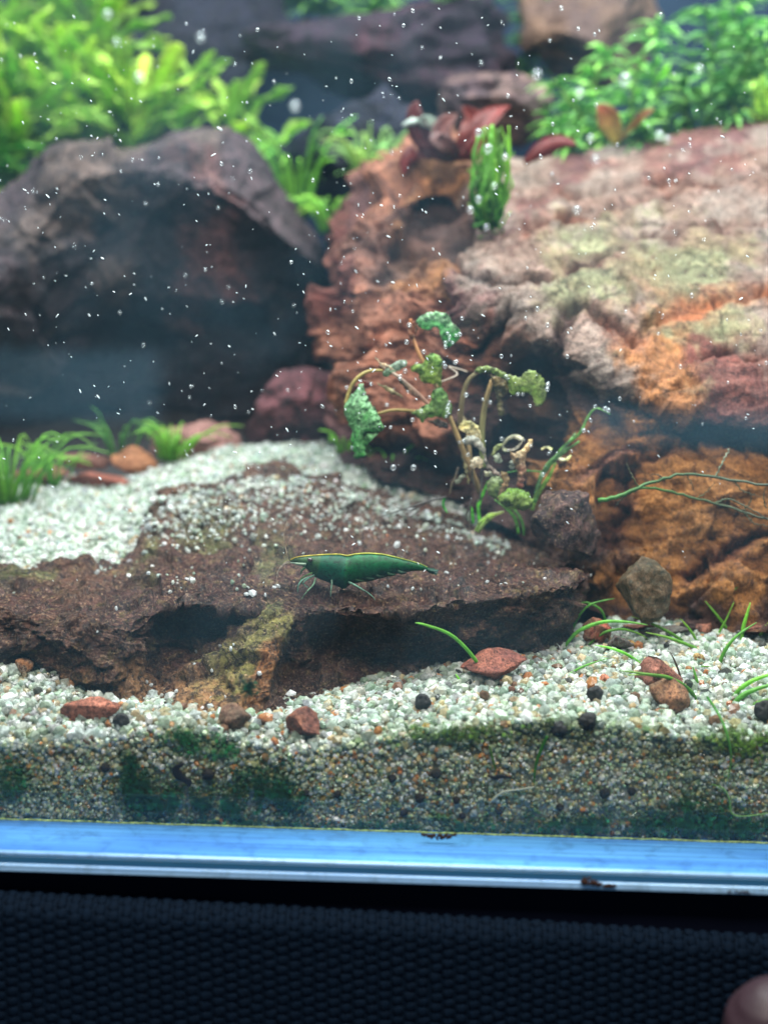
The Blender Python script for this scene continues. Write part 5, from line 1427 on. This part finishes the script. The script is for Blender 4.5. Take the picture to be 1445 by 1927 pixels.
def leaf(pix, w, side, col, seed, Y=YP, ruffle=.22, cup=.4, notch=.3, freq=3, n=30, m=11, edge=None):
    pts = [P(x, y, Y + (d[0] if d else 0)) for x, y, *d in pix]
    col = tuple(np.clip(np.array(c_) * 1.9, 0, .9) for c_ in col)
    return link("leaf", ribbon_mesh("leaf", pts, w, side, n, m, ruffle, cup, freq, col, seed, edge, 0.022, notch), M['leafthick'], bp_)
EDG = np.array((0.07, 0.035, 0.02))
def leaf_poly(poly, conv, Y, col, seed, bulge=0.22, edge=0.85, wav=0.07, tilt=(0.0, 0.0)):
    """a broad leaf: ragged outline at its own depth, cupped and wavy, with real thickness"""
    ox, oy, z = conv
    pp = [(ox + x / z, oy + y / z) for x, y in poly]
    ring = catmull(np.array(pp + [pp[0]], float), len(pp) * 5 + 1)[:-1]
    r = np.random.default_rng(seed)
    ring = ring + r.normal(0, 1.15, ring.shape)
    bm = bmesh.new()
    vs_ = [bm.verts.new((x, y, 0)) for x, y in ring]
    f = bm.faces.new(vs_)
    bmesh.ops.triangulate(bm, faces=[f])
    for _ in range(4):
        lng = [e for e in bm.edges if e.calc_length() > 5.0]
        if not lng: break
        bmesh.ops.subdivide_edges(bm, edges=lng, cuts=1)
        bmesh.ops.triangulate(bm, faces=[q for q in bm.faces if len(q.verts) > 3])
    bm.verts.ensure_lookup_table(); bm.verts.index_update()
    q = np.array([v.co[:2] for v in bm.verts])
    tri = np.array([[v.index for v in fc.verts] for fc in bm.faces])
    bnd = [(e.verts[0].index, e.verts[1].index) for e in bm.edges if e.is_boundary]
    # keep each rim edge in the winding of its face
    ori = []
    for e in bm.edges:
        if e.is_boundary:
            fv = [v.index for v in e.link_faces[0].verts]
            i = fv.index(e.verts[0].index)
            ori.append((e.verts[0].index, e.verts[1].index) if fv[(i + 1) % 3] == e.verts[1].index else (e.verts[1].index, e.verts[0].index))
    bm.free()
    seg = [(tuple(ring[i]), tuple(ring[(i + 1) % len(ring)])) for i in range(len(ring))]
    d = np.full(len(q), 1e9)
    for s0, s1 in seg:
        d = np.minimum(d, np.abs(seg_dist(q[:, 0], q[:, 1], [s0, s1])))
    c0 = q.mean(0)
    e3 = np.concatenate([q * 0.045, np.full((len(q), 1), seed * 3.3)], 1)
    sag = 0.55 * bulge * (1 - np.exp(-d / 9.0)) + wav * fbm(e3 * 2.4, 4, 0.6) + tilt[0] * (q[:, 0] - c0[0]) * 0.011 + tilt[1] * (q[:, 1] - c0[1]) * 0.011
    w = np.array([P(x, y, Y - s_) for (x, y), s_ in zip(q, sag)])
    t = np.clip((q[:, 1] - q[:, 1].min()) / (np.ptp(q[:, 1]) + 1e-6) + fbm(e3 * 1.5 + 5, 4) * 0.5, 0, 1)[:, None]
    cc = np.array(col[0]) * (1 - t) + np.array(col[1]) * t
    eg = np.clip(edge * np.exp(-d / 2.2) * (0.6 + 1.6 * fbm(e3 * 2 + 9, 3)) , 0, 1)[:, None]
    cc = cc * (1 - eg) + EDG * eg
    n = len(w)
    back = w + np.array([0, 0.02, 0])
    rim = np.array([(b_, a_, a_ + n, b_ + n) for a_, b_ in ori])
    me = mesh_np("leaf", np.concatenate([w, back]), [tri, tri[:, ::-1] + n, rim], np.concatenate([cc, cc]))
    return link("leaf", me, M['leafthick'], bp_)
Z2, Z3 = (620, 560, 3.141), (780, 760, 3.44)
G1, G2, G3 = ((0.50, 0.80, 0.55), (0.14, 0.55, 0.16)), ((0.20, 0.46, 0.10), (0.48, 0.60, 0.20)), ((0.62, 0.74, 0.22), (0.66, 0.70, 0.26))
leaf_poly([(510,140),(540,105),(600,85),(680,92),(715,115),(722,150),(760,175),(775,225),(755,255),(720,270),(700,300),(680,290),(672,250),(655,215),(640,180),(610,178),(590,195),(560,188),(535,170)], Z2, 5.9, G1, 1, tilt=(.2, -.5))
leaf_poly([(495,140),(522,185),(500,230),(478,250),(466,200),(474,160)], Z2, 6.1, ((0.42, 0.13, 0.07), (0.34, 0.14, 0.08)), 2, .08)
leaf_poly([(475,430),(500,395),(550,390),(570,345),(610,333),(650,345),(670,390),(660,450),(655,525),(625,510),(575,505),(550,500),(530,450),(500,442)], Z2, 5.7, G2, 3, .3, tilt=(.4, -.3))
leaf_poly([(485,680),(540,650),(590,625),(610,560),(622,545),(660,535),(690,570),(705,610),(725,650),(718,690),(690,715),(650,706),(580,712),(550,740),(520,708)], Z2, 5.6, G2, 5, .26, tilt=(-.3, -.3))
leaf_poly([(580,728),(640,716),(700,745),(692,775),(650,765),(600,742)], Z2, 5.6, ((0.13, 0.09, 0.08), (0.08, 0.05, 0.05)), 6, .05)
leaf_poly([(175,515),(197,505),(215,560),(245,620),(270,660),(290,690),(305,740),(322,765),(300,790),(270,800),(212,800),(210,870),(216,935),(185,952),(150,950),(145,925),(125,860),(130,780),(100,720),(85,660),(110,600),(150,560)], Z2, 5.3, ((0.46, 0.78, 0.46), (0.08, 0.42, 0.07)), 8, .36, tilt=(.5, 0))
leaf_poly([(196,488),(250,500),(236,526),(196,520)], Z2, 5.5, ((0.40, 0.08, 0.06), (0.34, 0.07, 0.05)), 9, .04)
leaf_poly([(850,430),(890,408),(930,402),(1000,428),(1060,453),(1120,470),(1140,450),(1190,430),(1230,445),(1265,490),(1282,540),(1275,600),(1250,640),(1215,640),(1195,580),(1150,562),(1110,572),(1070,570),(1060,520),(1030,482),(960,450),(920,440),(890,446)], Z2, 5.5, G3, 12, .26, tilt=(-.1, -.4))
leaf_poly([(850,440),(885,412),(930,420),(940,455),(905,440),(870,445)], Z2, 5.35, ((0.5, 0.2, 0.12), (0.4, 0.12, 0.08)), 13, .04)
leaf_poly([(950,458),(1000,470),(1060,490),(1050,560),(1020,600),(1034,690),(1000,692),(988,620),(975,560),(958,505)], Z2, 5.7, ((0.34, 0.20, 0.08), (0.20, 0.18, 0.07)), 14, .1, .8)
leaf_poly([(310,440),(350,402),(420,368),(456,385),(440,412),(384,440),(345,462),(315,466)], Z2, 5.5, ((0.60, 0.66, 0.54), (0.40, 0.56, 0.30)), 16, .08, .1)
leaf_poly([(268,352),(300,372),(372,418),(384,436),(350,428),(300,392)], Z2, 5.5, ((0.82, 0.76, 0.72), (0.7, 0.55, 0.5)), 17, .04, 0)
leaf_poly([(275,505),(320,515),(400,560),(440,590),(400,580),(330,548)], Z2, 5.7, ((0.5, 0.48, 0.26), (0.5, 0.36, 0.22)), 18, .05, .2)
leaf_poly([(400,470),(440,500),(520,570),(540,600),(490,575),(430,525)], Z2, 5.8, ((0.4, 0.34, 0.2), (0.42, 0.14, 0.1)), 19, .05, .2)
leaf_poly([(285,155),(310,115),(360,108),(410,146),(432,225),(414,220),(395,168),(350,142),(312,146),(297,166)], Z3, 5.6, ((0.72, 0.74, 0.50), (0.70, 0.68, 0.60)), 21, .1, 0)
leaf_poly([(308,240),(350,203),(412,224),(452,290),(472,370),(524,428),(556,458),(592,480),(560,492),(500,442),(455,392),(440,322),(400,284),(350,262),(322,262)], Z3, 5.4, ((0.76, 0.70, 0.62), (0.48, 0.28, 0.22)), 22, .14, 0)
leaf_poly([(612,298),(640,318),(700,292),(742,235),(762,250),(738,312),(716,362),(714,480),(702,545),(662,540),(670,460),(645,392),(622,342)], Z3, 5.3, ((0.74, 0.66, 0.52), (0.42, 0.18, 0.17)), 23, .3, 0)
ringp = [(640, 300), (590, 302), (568, 275), (598, 226), (650, 208), (692, 230), (684, 265), (648, 296), (600, 298)]
rp_ = [P(780 + x / 3.44, 760 + y / 3.44, 5.15 + 0.25 * math.sin(k * .8)) for k, (x, y) in enumerate(ringp)]
link("leaf", ribbon_mesh("leaf", rp_, [.02, .04, .05, .06, .06, .06, .05, .04, .02], (0.15, 0.8, 0.7), 40, 5, 0.1, .3, 3, ((0.52, 0.50, 0.32), (0.60, 0.46, 0.38)), 25, None, .02, .1), M['leafthick'], bp_)
leaf_poly([(495,325),(520,280),(560,262),(585,262),(560,280),(535,300),(510,335)], Z3, 5.5, ((0.5, 0.58, 0.3), (0.5, 0.55, 0.25)), 27, .05, 0)
leaf_poly([(360,370),(400,343),(436,365),(442,410),(400,416),(364,410)], Z3, 5.5, ((0.85, 0.82, 0.76), (0.7, 0.64, 0.58)), 28, .16, 0)
leaf_poly([(510,340),(545,322),(562,360),(540,382),(518,366)], Z3, 5.5, ((0.74, 0.8, 0.7), (0.55, 0.64, 0.5)), 29, .1, 0)
leaf_poly([(606,380),(640,358),(652,410),(620,422)], Z3, 5.6, ((0.75, 0.72, 0.6), (0.6, 0.6, 0.5)), 30, .08, 0)
leaf_poly([(443,440),(500,438),(512,466),(460,472)], Z3, 5.5, ((0.74, 0.72, 0.6), (0.6, 0.6, 0.46)), 31, .06, 0)
leaf_poly([(478,492),(540,468),(572,500),(577,560),(550,612),(500,604),(468,560)], Z3, 5.3, ((0.56, 0.60, 0.30), (0.40, 0.50, 0.12)), 32, .24, .1)
leaf_poly([(540,600),(600,553),(680,552),(742,588),(768,640),(742,678),(680,688),(600,674),(556,644)], Z3, 5.1, ((0.34, 0.58, 0.05), (0.50, 0.56, 0.20)), 33, .3, .15)
leaf_poly([(560,440),(600,450),(612,500),(585,560),(540,620),(550,560),(572,510)], Z3, 5.2, ((0.40, 0.28, 0.16), (0.45, 0.32, 0.24)), 34, .08, .1)
leaf_poly([(300,330),(330,390),(345,450),(350,520),(335,470),(318,400)], Z3, 5.6, ((0.4, 0.36, 0.2), (0.3, 0.28, 0.16)), 35, .04, .1)
leaf_poly([(262,500),(300,460),(330,470),(300,500),(275,520)], Z3, 5.6, ((0.40, 0.44, 0.34), (0.34, 0.36, 0.28)), 36, .04, .1)
# long green shoots to the right
for k, (pix, w, c) in enumerate([
    ([(1005, 945), (1018, 895), (1050, 858), (1090, 830)], .055, ((0.12, .26, .08), (0.22, .36, .12))), ([(1008, 930), (1025, 880), (1055, 850), (1082, 815)], .045, ((0.2, .34, .14), (0.3, .42, .2))),
    ([(1030, 885), (1055, 845), (1090, 815), (1105, 785), (1122, 768), (1148, 780)], .03, ((0.10, .24, .06), (0.12, .24, .09))), ([(1000, 960), (1010, 930), (1030, 900), (1045, 870)], .06, ((0.1, .2, .05), (0.16, .3, .08))),
    ([(920, 905), (960, 888), (1000, 886), (1030, 890)], .022, ((0.06, .18, .03), (0.06, .16, .03))), ([(1050, 862), (1064, 864), (1074, 856)], .045, ((0.55, .6, .42), (0.5, .62, .3))),
    ([(1038, 846), (1028, 842), (1018, 846)], .03, ((0.4, .46, .36), (0.5, .5, .4))), ([(902, 985), (900, 950), (910, 925), (918, 905)], .045, ((0.08, .30, .04), (0.14, .36, .06))),
    ([(890, 985), (888, 965), (884, 948)], .035, ((0.08, .34, .03), (0.14, .42, .06))), ([(975, 1005), (968, 975), (950, 955), (930, 940)], .045, ((0.07, .22, .03), (0.14, .28, .05))),
    ([(985, 1008), (982, 985), (970, 962), (945, 945)], .035, ((0.05, .16, .03), (0.12, .24, .05))), ([(896, 1000), (908, 982), (925, 968), (948, 962)], .10, ((0.28, .42, .16), (0.42, .58, .28))),
    ([(838, 935), (834, 950), (842, 965)], .03, ((0.04, .30, .04), (0.05, .3, .05)))]):
    leaf(pix, [w * .7, w, w * .8, w * .3], (1, .3, .1), c, 40 + k, Y=YP - .3, ruffle=.1, notch=.03, n=20, m=5)
# dark hanging roots
for k, (pix, r) in enumerate([([(840, 935), (800, 945), (760, 958), (715, 972)], .022), ([(800, 948), (775, 960), (745, 955)], .014), ([(905, 870), (906, 905), (902, 938), (898, 945)], .02), ([(888, 940), (878, 965), (872, 985), (880, 1000)], .02),
                              ([(886, 950), (884, 975), (882, 1000)], .014), ([(862, 880), (856, 900), (850, 912), (846, 930)], .03), ([(892, 870), (888, 892), (892, 915)], .02), ([(790, 960), (770, 972), (745, 968)], .012)]):
    pl_stem(pix, [r, r, r * .5], [(0.06, 0.05, 0.05), (0.10, 0.09, 0.08)], YP - .5)

# bubbles clinging to its leaves: tiny, one joined part
bub = [(797, 662), (838, 653), (858, 631), (846, 633), (842, 627), (851, 645), (865, 629), (845, 640), (835, 683), (837, 690), (856, 682), (859, 680), (808, 747), (845, 757), (843, 764), (842, 771), (842, 777), (839, 784), (692, 763), (707, 781), (708, 788), (711, 802), (704, 798), (692, 811), (684, 813), (663, 843), (680, 843), (652, 729),
       (679, 717), (698, 723), (767, 737), (784, 684), (952, 709), (955, 713), (1030, 725), (1031, 721), (1029, 733), (983, 742), (974, 742), (877, 743), (908, 752), (922, 757), (892, 789), (872, 830), (864, 832), (944, 826), (985, 828), (996, 832), (1000, 834), (998, 839), (770, 612), (765, 644), (838, 645), (762, 698), (753, 708),
       (1032, 853), (1035, 850), (1098, 810), (1054, 938), (1017, 953), (1021, 893), (1034, 980), (1072, 953), (1089, 953), (1012, 988), (1030, 970), (1119, 765), (1144, 772), (1138, 769), (880, 856), (776, 790), (728, 762), (792, 774), (812, 701)]
pts = np.array([P(x, y, YP - .85 + 0.15 * math.sin(x)) for x, y in bub])
rr = np.random.default_rng(77)
def spheres(name, pts, rad, mat, sub=2, parent=None, stretch=None):
    v, f = ICO[sub]
    n = len(pts)
    S = np.tile(v, (n, 1, 1)) * rad[:, None, None]
    if stretch is not None:
        S = np.einsum('nij,nkj->nki', stretch, S)
    V_ = (S + pts[:, None]).reshape(-1, 3)
    F_ = (f[None] + (np.arange(n) * len(v))[:, None, None]).reshape(-1, 3)
    return link(name, mesh_np(name, V_, F_), mat, parent)
o = spheres("leaf_bubbles", pts, rr.uniform(.028, .05, len(pts)), M['bubble'], 3, bp_)
o.name = "bubble"; props(o, kind="stuff")

# ------------------------------------------------------------------ branching moss twig on the right
tw = empty("moss_twig", P(1128, 942, 5.2), "thin branching dark green moss twig stretched before the orange body of the layered rock", "twig")
TWG = [(0.10, 0.28, 0.05), (0.09, 0.14, 0.06), (0.10, 0.11, 0.08)]
TWD = [(0.10, 0.12, 0.06), (0.08, 0.07, 0.05)]
for pix, r, c in [
    ([(1126, 942), (1160, 936), (1195, 920), (1240, 903), (1290, 892), (1340, 897), (1400, 908), (1470, 916)], [.05, .045, .035, .03, .03, .025], TWG),
    ([(1180, 926), (1215, 918), (1250, 922), (1300, 936), (1345, 946), (1395, 962), (1470, 985)], [.03, .03, .028, .025, .022], TWG),
    ([(1200, 915), (1186, 890), (1178, 872)], [.018, .012, .006], TWD), ([(1195, 922), (1170, 938), (1160, 950)], [.02, .014, .008], TWD),
    ([(1345, 898), (1358, 872), (1371, 845)], [.016, .02, .012], [(0.15, .2, .14), (.3, .34, .28)]), ([(1395, 962), (1410, 945), (1412, 930)], [.016, .012, .006], TWD),
    ([(1290, 892), (1300, 910), (1306, 925)], [.015, .01, .006], TWD), ([(1345, 946), (1375, 940), (1410, 958), (1440, 975)], [.02, .018, .012], TWD), ([(1250, 905), (1240, 895), (1225, 893)], [.014, .01, .005], TWD),
    ([(1380, 905), (1400, 925), (1430, 935)], [.018, .012, .006], TWD), ([(1400, 966), (1420, 985), (1450, 990)], [.016, .012, .006], TWD), ([(1440, 955), (1436, 935), (1440, 915)], [.014, .01, .006], TWD),
    ([(1310, 938), (1330, 925), (1345, 908)], [.012, .01, .006], TWD)]:
    rq = np.random.default_rng(int(pix[0][0] * 7 + pix[-1][1]))
    pts = spline([P(x, y, 4.7 + 0.2 * math.sin(x * .02)) for x, y in pix], 30)
    pts = pts + rq.normal(0, .012, pts.shape)
    link("branch", tube_mesh("branch", pts, np.interp(np.linspace(0, 1, 30), np.linspace(0, 1, len(r)), r), 6, None, c), M['stem'], tw)

# ------------------------------------------------------------------ drifting specks and air bubbles in the water
r8 = np.random.default_rng(88)
n = 520
X = np.where(r8.random(n) < .55, r8.uniform(-40, 1480, n), r8.choice([80, 330, 420, 520, 640, 700, 900, 150], n) + r8.normal(0, 60, n)); Yp = np.clip(r8.beta(1.5, 1.7, n) * 1130 - 10, -20, 1120); D = r8.uniform(1.0, 7.0, n)
keep = []
for x, y, d in zip(X, Yp, D):
    lim = 12 if y < 560 else (5.5 if x < 640 else 4.2)
    if y > 860: lim = 2.0
    keep.append(min(d, lim))
pts = np.array([P(x, y, d) for x, y, d in zip(X, Yp, keep)])
st = []
for k in range(n):
    ang = r8.normal(0.7, 0.35) if r8.random() < 0.75 else r8.normal(-0.9, 0.5)
    c, s = math.cos(ang), math.sin(ang)
    sc = np.diag([r8.uniform(1.6, 3.6), 0.8, r8.uniform(.7, 1.1)])
    Rz = np.array([[c, 0, s], [0, 1, 0], [-s, 0, c]])
    st.append(Rz @ sc)
o = spheres("drifting_specks", pts, np.clip(r8.lognormal(math.log(.0085), .4, n), .004, .018), M['speck'], 2, None, np.array(st))
props(o, "white specks drifting in the water in front of the rocks", "specks", kind="stuff")
bubs = []
bme = mesh_np("air_bubble", ICO[3][0], ICO[3][1]); bme.materials.append(M['bubble'])
for k in range(150):
    x, y = r8.uniform(0, 1445), r8.uniform(10, 860)
    d = r8.uniform(2, 11) if y < 500 else (r8.uniform(2, 9) if x < 600 else r8.uniform(2, 4.4))
    o = bpy.data.objects.new("air_bubble", bme); COL.objects.link(o)
    s = r8.uniform(.016, .036)
    o.scale = (s, s, s * r8.uniform(1.0, 1.5))
    o.rotation_euler = (0, r8.normal(-0.35, .2), 0)
    o.location = P(x, y, d)
    props(o, "tiny clear air bubble hanging in the water", "air bubble", "air bubbles drifting in the tank water")
for k, (x, y, Y, rp) in enumerate([(555, 200, 18, 12), (378, 70, 18, 10), (203, 27, 18, 10), (262, 145, 18, 11), (220, 80, 18, 8), (1085, 395, 10, 9), (1110, 260, 14, 8), (1240, 255, 14, 10), (1120, 300, 14, 9), (1255, 262, 14, 8), (1175, 150, 16, 14), (1010, 140, 16, 10), (1090, 175, 16, 10), (1315, 130, 16, 9), (900, 250, 10.2, 8), (918, 280, 10.2, 10), (950, 295, 10.2, 7), (900, 375, 10.2, 8), (930, 350, 10.2, 7), (885, 395, 10.2, 8), (915, 428, 10.2, 7), (740, 880, 5, 7), (778, 880, 5, 7)]):
    o = bpy.data.objects.new("air_bubble", bme); COL.objects.link(o)
    s = pxcm(Y, rp) * .7
    o.scale = (s, s, s * 1.15)
    o.location = P(x, y, Y)
    props(o, "tiny clear air bubble hanging in the water", "air bubble", "air bubbles drifting in the tank water")
